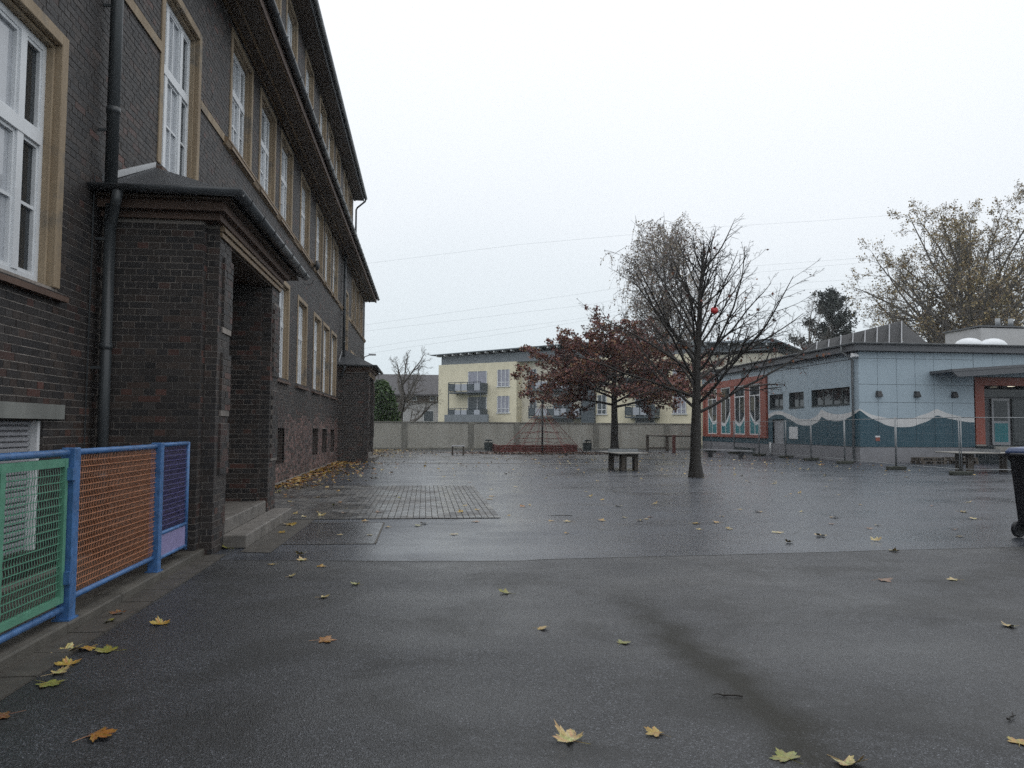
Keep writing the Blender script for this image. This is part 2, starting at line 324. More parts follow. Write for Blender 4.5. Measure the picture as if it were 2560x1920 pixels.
# cladding with the painted wave: sky blue over a white crest over deep teal
def wave_mat():
    b = NB('wave_cladding'); X, Y, Z = b.xyz()
    s = b.math('SUBTRACT', b.math('SUBTRACT', X, 20.1), b.math('SUBTRACT', Y, 34.3))
    t = b.math('DIVIDE', b.math('ADD', s, 22.0), 30.0)
    def curve(pts):
        fc = b.n('ShaderNodeFloatCurve'); c = fc.mapping.curves[0]
        P = [((p[0] + 22) / 30, p[1] / 4) for p in pts]
        c.points[0].location = P[0]; c.points[1].location = P[-1]
        for p in P[1:-1]: c.points.new(*p)
        for p in c.points:
            p.handle_type = 'AUTO'
            for q in pts:
                if len(q) > 2 and abs((q[0] + 22) / 30 - p.location[0]) < 1e-4: p.handle_type = 'VECTOR'
        fc.mapping.update(); b.l(t, fc.inputs['Value']); return b.math('MULTIPLY', fc.outputs[0], 4.0)
    dark = curve([(-22, 2.0), (-17, 2.35), (-13, 1.7), (-9.7, 2.16), (-8.46, 2.36), (-7.2, 2.12), (-5.03, 1.72), (-4.1, 1.84), (-3.48, 2.16, 1), (-2.8, 2.0), (-1.9, 1.93), (-.9, 2.1), (0.03, 2.42, 1), (.9, 1.93), (2.1, 1.65), (3.1, 1.84), (3.87, 2.22, 1), (4.7, 2.02), (5.8, 1.9), (8, 2.2)])
    wht = curve([(-22, 2.3), (-17, 2.6), (-13, 2.0), (-9.7, 2.36), (-8.46, 2.56), (-7.2, 2.38), (-5.03, 2.05), (-4.1, 2.2), (-3.48, 2.54, 1), (-2.8, 2.36), (-1.9, 2.27), (-.9, 2.32), (0.03, 2.49, 1), (.9, 2.16), (2.1, 2.03), (3.1, 2.22), (3.87, 2.52, 1), (4.7, 2.25), (5.8, 2.1), (8, 2.4)])
    n = b.noise(2.2, 4, .6, b.scaled((1, 1, .25)))
    lo = b.ramp(n, [(.3, (.016, .064, .092)), (.7, (.021, .080, .112))]); hi = b.ramp(n, [(.3, (.35, .435, .495)), (.7, (.39, .48, .54))]); wh = b.ramp(n, [(.3, (.60, .60, .60)), (.7, (.70, .70, .69))])
    c = b.mix(b.math('GREATER_THAN', Z, dark), lo, wh); c = b.mix(b.math('GREATER_THAN', Z, wht), c, hi)
    b.base(c); b.rough(.45); return b.m
M['wave'] = wave_mat()

# ------------------------------------------------------------------ ground
rng = np.random.default_rng(7); R = random.Random(11)
mb = MB(); mb.quad((-150, -30, -.03), (230, -30, -.03), (230, 260, -.03), (-150, 260, -.03)); struct('ground', mb, M['ground'])
def sheet(name, poly, z, mat):
    mb = MB(); mb.add([(x, y, z) for x, y in poly], [tuple(range(len(poly)))]); return struct(name, mb, mat)
# seam between the newer forecourt and the yard runs slightly uneven from the porch to the bins
seam = [(-2.29, 9.14), (-1.4, 9.04), (-.4, 8.93), (.55, 8.86), (1.15, 8.83), (1.3, 8.90), (2.2, 8.97), (3.4, 9.05), (4.6, 9.14), (5.7, 9.24), (7.7, 9.38), (10.5, 9.62), (24, 10.2)]
sheet('yard_pavement', [(-3.75, 8.0)] + [(24, 8.0), (60, 10), (60, 58), (-6, 58), (-3.75, 50)], 0, M['asph_far'])
sheet('forecourt_pavement', [(-2.29, -20), (40, -20), (40, 10.4)] + seam[::-1], .004, M['asph_near'])
mb = MB()
for a, c in zip(seam[:-1], seam[1:]): mb.quad((a[0], a[1] - .012, .0055), (c[0], c[1] - .012, .0055), (c[0], c[1] + .006, .0055), (a[0], a[1] + .006, .0055))
struct('seam_strip', mb, M['joint'])
# slab strip and kerb below the little fence
mb = MB(); mb.quad((-2.52, -6, .006), (-2.27, -6, .006), (-2.27, 9.2, .006), (-2.52, 9.2, .006)); ap = struct('pavement_edge', mb, M['apron'])
for i in range(31):
    y = -6 + i * .5; part('slab', MB().box(-2.515, y + .006, .004, -2.275 + R.uniform(-.006, .006), y + .494, .012 + R.uniform(0, .006)), M['apron'], ap)
kb = thing('kerb', (-2.62, 4, 0), None, None); kb['kind'] = 'structure'
for i in range(16):
    y = -6 + i * 1.0; bevel(part('kerb_stone', MB().box(-2.74, y + .004, -.02, -2.52, y + .996, .085 + R.uniform(-.004, .004)), M['kerb'], kb), .012)
mb = MB(); mb.quad((-3.72, -6, .02), (-2.74, -6, .02), (-2.74, 9.3, .02), (-3.72, 9.3, .02)); struct('areaway_floor', mb, M['apron'])
sheet('asphalt_patch', [(-1.84, 10.28), (-.62, 10.25), (-.60, 12.5), (-1.80, 12.56)], .004, M['asph_patch'])
mb = MB()
for a in ((-1.84, 10.26, -.62, 10.28), (-.625, 10.26, -.60, 12.5), (-1.8, 12.5, -.6, 12.53)): mb.quad((a[0], a[1], .007), (a[2], a[1], .007), (a[2], a[3], .007), (a[0], a[3], .007))
struct('patch_edge', mb, M['kerb'])
sheet('step_apron', [(-2.17, 9.7), (-1.80, 9.62), (-1.74, 13.0), (-2.17, 13.0)], .005, M['apron'])
# block paving beside the school
def box_arrays(B):
    B = np.asarray(B, float); x0, y0, z0, x1, y1, z1 = B.T
    V = np.stack([np.stack(c, 1) for c in ((x0, y0, z0), (x1, y0, z0), (x1, y1, z0), (x0, y1, z0), (x0, y0, z1), (x1, y0, z1), (x1, y1, z1), (x0, y1, z1))], 1).reshape(-1, 3)
    q = np.array([(3, 2, 1, 0), (4, 5, 6, 7), (0, 1, 5, 4), (1, 2, 6, 5), (2, 3, 7, 6), (3, 0, 4, 7)])
    Fq = (q[None] + (np.arange(len(B)) * 8)[:, None, None]).reshape(-1, 4); return V, Fq
def boxes_mesh(name, B, cols, mat):
    V, Fq = box_arrays(B); return np_mesh(name, V, Fq, np.repeat(np.asarray(cols), 8, 0), mat)
pv = struct('block_paving', MB().quad((-3.7, 13.0, .0075), (1.24, 13.0, .0075), (1.24, 20.3, .0075), (-3.7, 20.3, .0075)), M['pjoint'])
PC = [(.10, .10, .10), (.13, .126, .122), (.082, .082, .084), (.155, .15, .142)]
cand = []
for ci, x in enumerate(np.arange(-2.44, 1.2, .1035)):
    for ri in range(-1, 36):
        y = 13.02 + ri * .2045 + (.1 if ci % 2 else 0)
        a, c = max(y, 13.02), min(y + .198, 20.28)
        if c - a > .04: cand.append((x, a, c, c - a > .19))
for x in np.arange(-3.68, -2.47, .1035):
    for ri in range(36): y = 13.3 + ri * .2045; cand.append((x, y, min(y + .198, 20.28), False)) if y < 20.2 else None
full = sorted([c for c in cand if c[3]], key=lambda c: c[1]); big = full[:300]; ids = set((round(c[0], 3), round(c[1], 3)) for c in big)
pmesh = [boxes_mesh('paver', [(0, 0, 0, .091, .190, .012)], [c], M['paver']) for c in PC]
for x, a, c, _ in big:
    o = link('paver', pmesh[R.randrange(4)], pv); o.location = (x, a, -.001 + R.uniform(0, .0035))
rest = [c for c in cand if (round(c[0], 3), round(c[1], 3)) not in ids or not c[3]]
o = link('paver', boxes_mesh('paver_rest', [(x, a, 0, x + .091, c - .008, .0115 + R.uniform(0, .0035)) for x, a, c, _ in rest], [PC[R.randrange(4)] for _ in rest], M['paver']), pv); o['kind'] = 'stuff'
# further paving by the climbing net and the pale edging course across the yard
def paver_tex():
    b = NB('far_pavers'); X, Y, Z = b.xyz(); cmb = b.n('ShaderNodeCombineXYZ'); r = b.math('ADD', X, b.math('MULTIPLY', Y, .35)); b.l(r, cmb.inputs[0]); b.l(Y, cmb.inputs[1])
    br = b.n('ShaderNodeTexBrick', Scale=1.0); b.l(cmb.outputs[0], br.inputs['Vector']); br.inputs['Brick Width'].default_value = .42; br.inputs['Row Height'].default_value = .42; br.inputs['Mortar Size'].default_value = .03; br.offset = 0
    for k, c in (('Color1', (.075, .075, .078)), ('Color2', (.06, .06, .064)), ('Mortar', (.02, .02, .02))): br.inputs[k].default_value = c + (1,)
    b.base(br.outputs[0]); b.rough(b.ramp(b.noise(.8, 3), [(.4, .42), (.6, .2)])); return b.m
sheet('net_paving', [(-2.2, 36.5), (13.5, 37.5), (11, 44.2), (5.0, 44.4), (3.2, 47.5), (2.2, 50.5), (-3.0, 51)], .004, paver_tex())
ed = struct('edging_course', MB().add([(-2.0, 33.25, .004), (9.5, 32.1, .004), (9.5, 32.35, .004), (-2.0, 33.5, .004)], [(0, 1, 2, 3)]), M['joint'])
for i in range(23):
    t0, t1 = i / 23, (i + .97) / 23; y0, y1 = 33.26 - 1.15 * t0, 33.26 - 1.15 * t1; x0, x1 = -2 + 11.5 * t0, -2 + 11.5 * t1
    part('edging_stone', MB().add([(x0, y0, .012), (x1, y1, .012), (x1, y1 + .22, .012), (x0, y0 + .22, .012), (x0, y0, 0), (x1, y1, 0), (x1, y1 + .22, 0), (x0, y0 + .22, 0)], [(0, 1, 2, 3), (4, 5, 1, 0), (6, 7, 3, 2), (5, 6, 2, 1), (7, 4, 0, 3)]), M['concrete'], ed)

# ------------------------------------------------------------------ school building
XF = -3.70
school = thing('school_building', (-9, 24, 0), 'long dark brick school building with tan window surrounds and two porches', 'building')
BR = []     # (x0,y0,z0,x1,y1,z1,colour index,owner)
PAL = [(.036, .030, .028), (.047, .038, .034), (.027, .024, .024), (.056, .042, .035), (.070, .045, .036), (.084, .043, .034), (.10, .046, .036), (.050, .043, .040), (.28, .12, .05), (.24, .14, .12), (.19, .118, .105)]
def pick(red):
    u = R.random()
    if red > 1: return R.choice((9, 10, 10, 9, 6)) if u < .72 else R.choice((3, 4, 7))
    if R.random() < red: return R.choice((5, 6, 6, 5, 4))
    return R.choice((0, 0, 1, 1, 2, 2, 3, 3, 7, 7)) if u < .90 else R.choice((4, 4, 5, 6))
PITCH_Z = .0769
def lay(axis, plane, a0, a1, z0, z1, opens, owner, red=0, depth=.05, out=1, skip_top=True):
    """courses of bricks, headers and stretchers in turn; opens: (a0,a1,z0,z1)"""
    k0 = int(math.ceil(z0 / PITCH_Z - .01)); k = k0
    while k * PITCH_Z + .066 <= z1 + .01:
        zb, zt = k * PITCH_Z + .005, k * PITCH_Z + .0719; zm = (zb + zt) / 2
        L = .25 if k % 2 else .125; off = (.0625 if k % 2 == 0 else (.125 if k % 4 == 1 else 0))
        cuts = sorted((o[0], o[1]) for o in opens if o[2] < zm < o[3])
        j = int(math.floor((a0 - off) / L)) - 1
        while True:
            s, e = j * L + off + .005, (j + 1) * L + off - .005; j += 1
            if s > a1: break
            s, e = max(s, a0), min(e, a1); segs = [(s, e)]
            for ca, cb in cuts:
                segs = [q for (p, r) in segs for q in ((p, min(r, ca)), (max(p, cb), r)) if q[1] - q[0] > .015]
            for p, r in segs:
                if r - p < .012: continue
                jit = R.uniform(-.0015, .0035)
                rd = (red(p, zm) if callable(red) else red) * (.35 + 2.2 * max(0, math.sin(1.7 * p + .5 + 3 * plane) * math.sin(2.3 * zm + 1.2)))
                if axis == 0: BR.append((plane - depth if out > 0 else plane - jit, p, zb, plane + jit if out > 0 else plane + depth, r, zt, pick(rd), owner))
                else: BR.append((p, plane - depth if out > 0 else plane - jit, zb, r, plane + jit if out > 0 else plane + depth, zt, pick(rd), owner))
        k += 1
    return
def wall_quads(mb, axis, plane, a0, a1, z0, z1, opens):
    A = sorted({a0, a1, *[min(max(v, a0), a1) for o in opens for v in o[:2]]}); Z = sorted({z0, z1, *[min(max(v, z0), z1) for o in opens for v in o[2:4]]})
    for p, q in zip(A[:-1], A[1:]):
        for r, t in zip(Z[:-1], Z[1:]):
            am, zm = (p + q) / 2, (r + t) / 2
            if any(o[0] < am < o[1] and o[2] < zm < o[3] for o in opens): continue
            if axis == 0: mb.quad((plane, p, r), (plane, q, r), (plane, q, t), (plane, p, t))
            else: mb.quad((p, plane, r), (q, plane, r), (q, plane, t), (p, plane, t))

# (y0, y1, z0, z1, kind)
WIN = [(6.38, 8.28, 2.87, 5.46, 'g'), (3.9, 5.8, 2.87, 5.46, 'g'), (11.0, 12.9, 5.12, 7.86, 's')]
WIN += [(r - 1.86, r, 6.77, 9.02, 'f') for r in (16.63, 19.22, 21.69, 24.92, 28.2, 30.58, 33.0, 41.1, 43.6, 46.1)]
WIN += [(r - 1.88, r, 2.75, 5.33, 'g') for r in (21.61, 24.86, 28.14, 30.58, 33.06, 41.1, 43.6, 46.1)]
WIN += [(35.8, 37.7, 5.12, 7.86, 's')]
UPW = [(r - 1.8, r, 10.25, 12.88, 'u') for r in (14.3, 16.8, 19.47, 21.98, 25.2, 28.45, 30.8, 33.3, 36.4, 38.6)]
BASW = [(19.9, 21.35, .52, 1.47), (26.6, 27.92, .5, 1.45), (29.03, 30.43, .5, 1.43), (31.6, 32.93, .47, 1.42), (41, 42.3, .5, 1.4), (43.5, 44.8, .5, 1.4)]
SHUT = [(6.25, 8.1, .3, 1.56), (3.7, 5.6, .3, 1.56)]
opens = [w_[:4] for w_ in WIN] + BASW + SHUT + [(10.6, 12.2, .34, 2.7), (35.4, 37.0, .34, 2.7)]
Y0, Y1 = -8.0, 48.0
mb = MB(); wall_quads(mb, 0, XF - .005, Y0, Y1, 0, 9.2, opens); wall = part('wall', mb, M['mortar'], school)
mb = MB(); wall_quads(mb, 0, XF - .005, Y0, 39.4, 9.2, 13.05, [w_[:4] for w_ in UPW]); part('wall', mb, M['mortar'], school)
def redness(y, z):
    if z < 2.0 and y > 14: return 9 if z < 1.75 + .12 * math.sin(y * 2.1) else .3
    if z < 3.2 and y < 9.3: return .045
    return .012
lay(0, XF, 2.2, 47.98, .02, 9.12, opens, 'wall', redness)
lay(0, XF, 12.0, 39.38, 9.6, 12.98, [w_[:4] for w_ in UPW], 'wall', 0)
# end wall, rear and core
mb = MB(); mb.quad((XF - .01, 47.99, 0), (-15, 47.99, 0), (-15, 47.99, 9.2), (XF - .01, 47.99, 9.2)); mb.quad((-15, Y0, 0), (-15, 47.99, 0), (-15, 47.99, 9.2), (-15, Y0, 9.2)); mb.quad((XF - .012, Y0, 0), (-15, Y0, 0), (-15, Y0, 9.2), (XF - .012, Y0, 9.2))
mb.quad((XF - .01, 39.39, 9.2), (-13, 39.39, 9.2), (-13, 39.39, 13.05), (XF - .01, 39.39, 13.05)); part('wall', mb, M['brick_tex'], school)

def window(y0, y1, z0, z1, kind):
    st = M['stone']; sw = .13; xo = XF + .022; xb = XF - .20
    mb = MB()
    for a, c in ((y0, y0 + sw), (y1 - sw, y1)):
        mb.box(xb, a, z0, xo, c, z1)
        ia = a + sw if a == y0 else c - sw - .035
        mb.box(xb, ia, z0, XF - .05, ia + .035, z1 - sw)
    mb.box(xb, y0 + sw, z1 - sw, xo, y1 - sw, z1); mb.box(xb, y0 + sw + .035, z1 - sw - .035, XF - .05, y1 - sw - .035, z1 - sw)
    wn = part('window', mb, st, school)
    bevel(wn, .008, 1)
    sl_ = MB(); sl_.prism([(xb, z0 - .02), (XF + .09, z0 - .075), (XF + .09, z0 - .13), (xb, z0 - .13)], 1, y0 - .05, y1 + .05)
    part('sill', sl_, M['fascia'] if kind != 'f' else M['trim'], wn)
    a, c, q, t = y0 + sw + .03, y1 - sw - .03, z0 - .015, z1 - sw - .03
    f = MB(); xf0, xf1 = XF - .19, XF - .12; H = t - q; W = c - a
    zt = q + H * .60; m1, m2 = a + W * .29, a + W * .71
    f.box(xf0, a, q, xf1, a + .075, t); f.box(xf0, c - .075, q, xf1, c, t); f.box(xf0, a + .075, q, xf1, c - .075, q + .10); f.box(xf0, a + .075, t - .075, xf1, c - .075, t)
    f.box(xf0, a + .075, zt - .065, xf1 + .02, c - .075, zt + .065)
    for m_ in (m1, m2): f.box(xf0, m_ - .055, q + .1, xf1 + .012, m_ + .055, zt - .065); f.box(xf0, m_ - .055, zt + .065, xf1 + .012, m_ + .055, t - .075)
    lights = [(a + .075, m1 - .055), (m1 + .055, m2 - .055), (m2 + .055, c - .075)]
    zm = q + (zt - q) * .52
    for p, r in lights: f.box(xf0 + .01, p, zm - .016, xf1 - .015, r, zm + .016)
    # casement frames sit proud
    for p, r in lights:
        for (lo, hi) in ((q + .1, zt - .065), (zt + .065, t - .075)):
            f.box(xf0 + .01, p, lo, xf1 - .01, p + .035, hi); f.box(xf0 + .01, r - .035, lo, xf1 - .01, r, hi); f.box(xf0 + .01, p + .035, lo, xf1 - .01, r - .035, lo + .035); f.box(xf0 + .01, p + .035, hi - .035, xf1 - .01, r - .035, hi)
    if kind != 'g':
        p = (lights[1][0] + lights[1][1]) / 2; f.box(xf0 + .01, p - .016, q + .135, xf1 - .017, p + .016, zt - .1); f.box(xf0 + .01, p - .016, zt + .1, xf1 - .017, p + .016, t - .11)
    part('frame', f, M['white_frame'], wn)
    near = y1 < 17 and y0 > 5
    for i, (p, r) in enumerate(lights):
        for lo, hi in ((q + .1, zt - .065), (zt + .065, t - .075)):
            part('pane', MB().box(xf0 + .012, p + .01, lo + .01, xf0 + .024, r - .01, hi - .01), M['curtain'] if (i == 1 and R.random() < .75) else M['glass'], wn)
    return wn
# glass in front of curtains: a curtain pane still has the gloss of glazing
c_ = M['curtain'].node_tree.nodes['Principled BSDF']; c_.inputs['Coat Weight'].default_value = 1; c_.inputs['Coat Roughness'].default_value = .03
for w_ in WIN + UPW: window(*w_)
for y0, y1, z0, z1 in BASW:
    mb = MB(); mb.box(XF - .30, y0 - .02, z0 - .02, XF - .28, y1 + .02, z1 + .02); o = part('basement_window', mb, M['glass'], school)
    mb = MB()
    mb.quad((XF - .012, y0, z0), (XF - .28, y0, z0), (XF - .28, y0, z1), (XF - .012, y0, z1)); mb.quad((XF - .012, y1, z0), (XF - .28, y1, z0), (XF - .28, y1, z1), (XF - .012, y1, z1))
    mb.quad((XF - .012, y0, z1), (XF - .28, y0, z1), (XF - .28, y1, z1), (XF - .012, y1, z1)); mb.quad((XF - .012, y0, z0), (XF - .28, y0, z0), (XF - .28, y1, z0), (XF - .012, y1, z0)); part('reveal', mb, M['brick_tex'], o)
    mb = MB(); ym = (y0 + y1) / 2
    for p in (y0, ym - .02, y1 - .04): mb.box(XF - .278, p, z0, XF - .25, p + .04, z1)
    mb.box(XF - .278, y0 + .04, z1 - .05, XF - .252, y1 - .04, z1); mb.box(XF - .278, y0 + .04, z0, XF - .252, y1 - .04, z0 + .05); part('frame', mb, M['pipe'], o)
for y0, y1, z0, z1 in SHUT:
    sh = part('roller_shutter', MB().box(XF - .14, y0 - .05, z0, XF - .12, y1 + .05, z1 + .05), M['darkmetal'], school)
    mb = MB()
    for i in range(24):
        z = z0 + i * .052; o = part('slat', MB().prism([(XF - .12, z), (XF - .095, z + .012), (XF - .092, z + .036), (XF - .12, z + .047)], 1, y0 + .05, y1 - .06), M['shutter'], sh)
    for a in (y0, y1 - .06): part('guide_rail', MB().box(XF - .12, a, z0, XF - .03, a + .055, z1), M['white'], sh)
    part('lintel', MB().box(XF - .1, y0 - .2, z1, XF + .06, y1 + .3, z1 + .145), M['lintel'], sh)
# string course below the first-floor windows, tan bands beside the stair windows
for a, c in ((14.4, 34.6), (39.0, 47.97)):
    mb = MB(); mb.prism([(XF - .02, 6.60), (XF + .05, 6.63), (XF + .08, 6.70), (XF + .10, 6.72), (XF + .10, 6.75), (XF - .02, 6.79)], 1, a, c); part('string_course', mb, M['trim'], school)
for a, c in ((2.0, 11.0), (12.9, 14.4), (34.62, 35.8), (37.7, 39.0)): part('string_course', MB().box(XF - .02, a + .003, 6.66, XF + .025, c - .003, 6.80), M['stone'], school)
# lower eaves
EX = -3.04
mb = MB(); mb.box(XF - .02, Y0, 9.14, EX, 48.05, 9.19); part('soffit', mb, M['soffit'], school)
for x in (XF + .03, XF + .24, EX - .06): part('soffit_batten', MB().box(x, Y0, 9.105, x + .05, 48.04, 9.139), M['trim'], school)
part('fascia_board', MB().box(EX, Y0, 9.08, EX + .03, 48.05, 9.30), M['fascia'], school)
def half_gutter(mb, p0, p1, r, n=10):
    p0, p1 = Vector(p0), Vector(p1); d = (p1 - p0).normalized(); s = d.cross(Vector((0, 0, 1))); vs = []; k = n + 1
    for p in (p0, p1):
        for rr in (r, r - .006):
            for j in range(k): t = math.pi * j / n; q = p - s * math.cos(t) * rr - Vector((0, 0, 1)) * math.sin(t) * rr; vs.append(q[:])
    fs = []
    for j in range(n): fs += [(j, j + 1, 2 * k + j + 1, 2 * k + j), (k + j + 1, k + j, 3 * k + j, 3 * k + j + 1), (j + 1, j, k + j, k + j + 1), (2 * k + j, 2 * k + j + 1, 3 * k + j + 1, 3 * k + j)]
    fs += [(0, 2 * k, 3 * k, k), (n, k + n, 3 * k + n, 2 * k + n)]
    return mb.add(vs, fs)
gt = part('gutter', half_gutter(MB(), (EX + .12, Y0, 9.34), (EX + .12, 48.1, 9.34), .085), M['zinc'], school, True)
for i in range(50): y = 4.0 + i * .9; part('gutter_bracket', MB().tube([(EX + .03, y, 9.30), (EX + .06, y, 9.25), (EX + .12, y, 9.245), (EX + .19, y, 9.27), (EX + .215, y, 9.345)], .008, 4), M['darkmetal'], gt)
mb = MB(); mb.add([(EX + .06, Y0, 9.32), (EX + .06, 48.1, 9.32), (XF + .0, 48.1, 9.72), (XF + .0, Y0, 9.72)], [(0, 1, 2, 3)]); mb.add([(XF, 39.4, 9.72), (XF, 48.1, 9.72), (-8, 46, 13.2), (-8, 39.4, 13.2)], [(0, 1, 2, 3)]); mb.add([(EX + .06, 48.1, 9.32), (XF, 48.1, 9.72), (-8, 46, 13.2), (-15, 48.1, 9.3)], [(0, 1, 2, 3)]); part('roof', mb, M['slate'], school)
# upper eaves
UX = -3.22
part('soffit', MB().box(XF - .02, Y0, 12.99, UX, 39.7, 13.03), M['soffit'], school); part('fascia_board', MB().box(UX, Y0, 12.93, UX + .03, 39.72, 13.10), M['zinc'], school)
part('soffit_batten', MB().box(XF + .01, Y0, 12.93, XF + .09, 39.6, 12.989), M['soffit'], school)
part('gutter', half_gutter(MB(), (UX + .11, Y0, 13.13), (UX + .11, 39.75, 13.13), .08), M['zinc'], school, True)
mb = MB(); mb.add([(UX + .05, Y0, 13.12), (UX + .05, 39.75, 13.12), (-9, 36, 16.5), (-9, Y0, 16.5)], [(0, 1, 2, 3)]); mb.add([(UX + .05, 39.75, 13.12), (-14, 39.75, 13.1), (-9, 36, 16.5)], [(0, 1, 2)]); part('roof', mb, M['slate'], school)
part('downpipe', MB().tube([(UX + .11, 39.65, 13.06), (UX + .08, 39.66, 12.95), (-3.52, 39.66, 12.62), (-3.58, 39.66, 12.5), (-3.58, 39.66, 9.7)], .045, 8), M['pipe'], school, True)
# downpipes on the facade
def downpipe(y, z0, z1, x=XF + .13, r=.062):
    dp = part('downpipe', MB().cyl(x, y, z0, z1, r, 12), M['pipe'], school, True)
    z = z0 + .9
    while z < z1: part('pipe_collar', MB().cyl(x, y, z, z + .07, r + .009, 12), M['pipe'], dp, True); part('pipe_clip', MB().box(XF - .02, y - .05, z - .22, x, y - .03, z - .19), M['pipe'], dp); z += 1.45
downpipe(9.16, 0, 4.0, XF + .14, .06); downpipe(9.16, 4.15, 9.3, XF + .13, .068)
downpipe(34.75, 4.3, 9.3)
part('cable', MB().tube([(XF + .02, 8.98, .1), (XF + .02, 8.99, 2.2), (XF + .02, 9.0, 4.3)], .008, 4), M['pipe'], school)
bl = part('wall_bell', MB().lathe([(.02, 0), (.16, .02), (.17, .06), (.10, .12), (.02, .14)], XF + .12, 25.6, 6.72, 14, Matrix.Rotation(math.radians(90), 3, 'Y')), M['darkmetal'], school, True)
part('bracket', MB().box(XF, 25.57, 6.69, XF + .12, 25.63, 6.75), M['darkmetal'], bl)
lm = part('wall_lamp', MB().tube([(XF, 47.7, 5.55), (XF + .05, 47.7, 5.75), (XF + .35, 47.7, 5.86)], .03, 6), M['steel'], school)
part('lamp_head', MB().prism([(47.55, 5.84), (47.85, 5.84), (47.8, 5.93), (47.6, 5.93)], 0, XF + .3, XF + .72), M['doorgrey'], lm)

# ------------------------------------------------------------------ porches
def porch(dy, owner):
    Y = 9.3 + dy; XN, XP = -2.58, -2.44
    ya, yb, yc, yd = Y + .18, Y + .75, Y + 3.28, Y + 4.0     # pillar fronts: ya-yb and yc-yd
    g = .005
    mb = MB()
    mb.box(XF, Y + g, 0, XN - g, ya + .02, 3.9); mb.box(XF + .001, ya + g, 0, XP - g, yb - g, 3.898)     # near pillar and its flank
    ph = part('porch', mb, M['mortar'], school)
    mb = MB(); mb.box(XF, yc + g, 0, XN - g, yd - .15, 3.9); mb.box(XN - .2, yc + .1 + g, 0, XP - g, yd - g, 3.898); part('pillar', mb, M['mortar'], ph)
    rd = lambda a, z: .02 if z < 3.0 else .05
    lay(1, Y, XF + .005, XN, 0, 3.88, [], owner, rd, out=-1); lay(0, XN, Y, ya, 0, 3.88, [], owner, .12)
    lay(1, ya, XN, XP, 0, 3.88, [], owner, .05, out=-1); lay(0, XP, ya, yb, 0, 3.88, [], owner, .16)
    lay(1, yc, XF + .3, XN, 0, 3.75, [], owner, .12, out=-1); lay(0, XN, yc, yc + .1, 0, 3.88, [], owner, .1); lay(1, yc + .1, XN, XP, 0, 3.88, [], owner, .05, out=-1); lay(0, XP, yc + .1, yd, 0, 3.88, [], owner, .16)
    lay(1, yd, XF + .005, XP, 0, 3.88, [], owner, .1, out=1); lay(1, yb, XF + .1, XP, 0, 3.75, [], owner, .1, out=1)
    # raised brick panels on the pillar fronts
    for a, c in ((ya + .16, yb - .005), (yc + .22, yd - .02)):
        for z0, z1 in ((2.62, 3.55), (1.62, 2.38), (.92, 1.55)) if a < Y + 1 else ((2.3, 3.5), (.95, 2.1)):
            part('brick_panel', MB().box(XP - .01, a + .006, z0 + .004, XP + .022, c - .006, z1 - .012), M['mortar'], ph); lay(0, XP + .028, a, c, z0, z1, [], owner, .3, depth=.03)
    # entrance recess
    part('floor', MB().box(XF - .3, yb - .02, 0, XP - .03, yc + .1, .34), M['step'], ph)
    bevel(part('step', MB().box(XP - .03, yb - .05, 0, XP + .28, yd - .02, .165), M['step'], ph), .015)
    bevel(part('step', MB().box(XP - .10, yb + .005, .165, XP - .0, yc - .005, .345), M['step'], ph), .012)
    part('door', MB().box(XF - .22, 10.6 + dy, .34, XF - .16, 12.2 + dy, 2.7), M['door'], ph)
    mb = MB(); mb.box(XF - .16, 10.6 + dy, .34, XF, 10.68 + dy, 2.7); mb.box(XF - .16, 12.12 + dy, .34, XF, 12.2 + dy, 2.7); mb.box(XF - .16, 10.68 + dy, 2.6, XF, 12.12 + dy, 2.7); mb.box(XF - .16, 11.37 + dy, .34, XF - .1, 11.43 + dy, 2.6); part('door_frame', mb, M['fascia'], ph)
    part('ceiling', MB().box(XF, yb, 3.74, XP - .05, yc, 3.80), M['fascia'], ph)
    # beam and mouldings under the eaves
    part('beam', MB().box(XP - .35, yb, 3.72, XP - .01, yc + .1, 3.9), M['soffit'], ph)
    for k, (x0, x1, z0, z1) in enumerate(((XP, XP + .03, 3.74, 3.80), (XP, XP + .055, 3.81, 3.86), (XP, XP + .035, 3.865, 3.90))): part('moulding', MB().box(x0, ya, z0, x1, yd + .02, z1), M['trim'], ph)
    part('fascia_board', MB().box(XF, Y - .06, 3.885, XP + .06, yd + .06, 3.965), M['fascia'], ph); part('fascia_board', MB().box(XF, Y - .17, 3.966, XP + .13, yd + .17, 4.07), M['fascia'], ph)
    ex, e0, e1, ez = XP + .24, Y - .30, yd + .72, 4.16
    part('eave_board', MB().box(XF, e0 + .03, 4.071, ex - .03, e1 - .03, 4.10), M['soffit'], ph)
    t0, t1, tz = Y + 1.62, Y + 3.6, 5.02
    mb = MB(); v = [(ex, e0, ez), (ex, e1, ez), (XF, t1, tz), (XF, t0, tz), (XF, e0, ez), (XF, e1, ez)]
    mb.add(v, [(0, 1, 2, 3), (0, 3, 4), (1, 5, 2), (0, 4, 5, 1)]); rf = part('roof', mb, M['slate'], ph)
    part('flashing', MB().prism([(e0 + .25, ez + .13), (t0, tz), (t0, tz + .07), (e0 + .25, ez + .22)], 0, XF - .01, XF + .02), M['flash'], rf)
    g1 = part('gutter', half_gutter(MB(), (ex + .07, e0 - .1, ez), (ex + .07, e1, ez), .075), M['zinc'], ph, True)
    part('gutter', half_gutter(MB(), (XF, e0 - .07, ez), (ex + .14, e0 - .07, ez), .075), M['zinc'], ph, True)
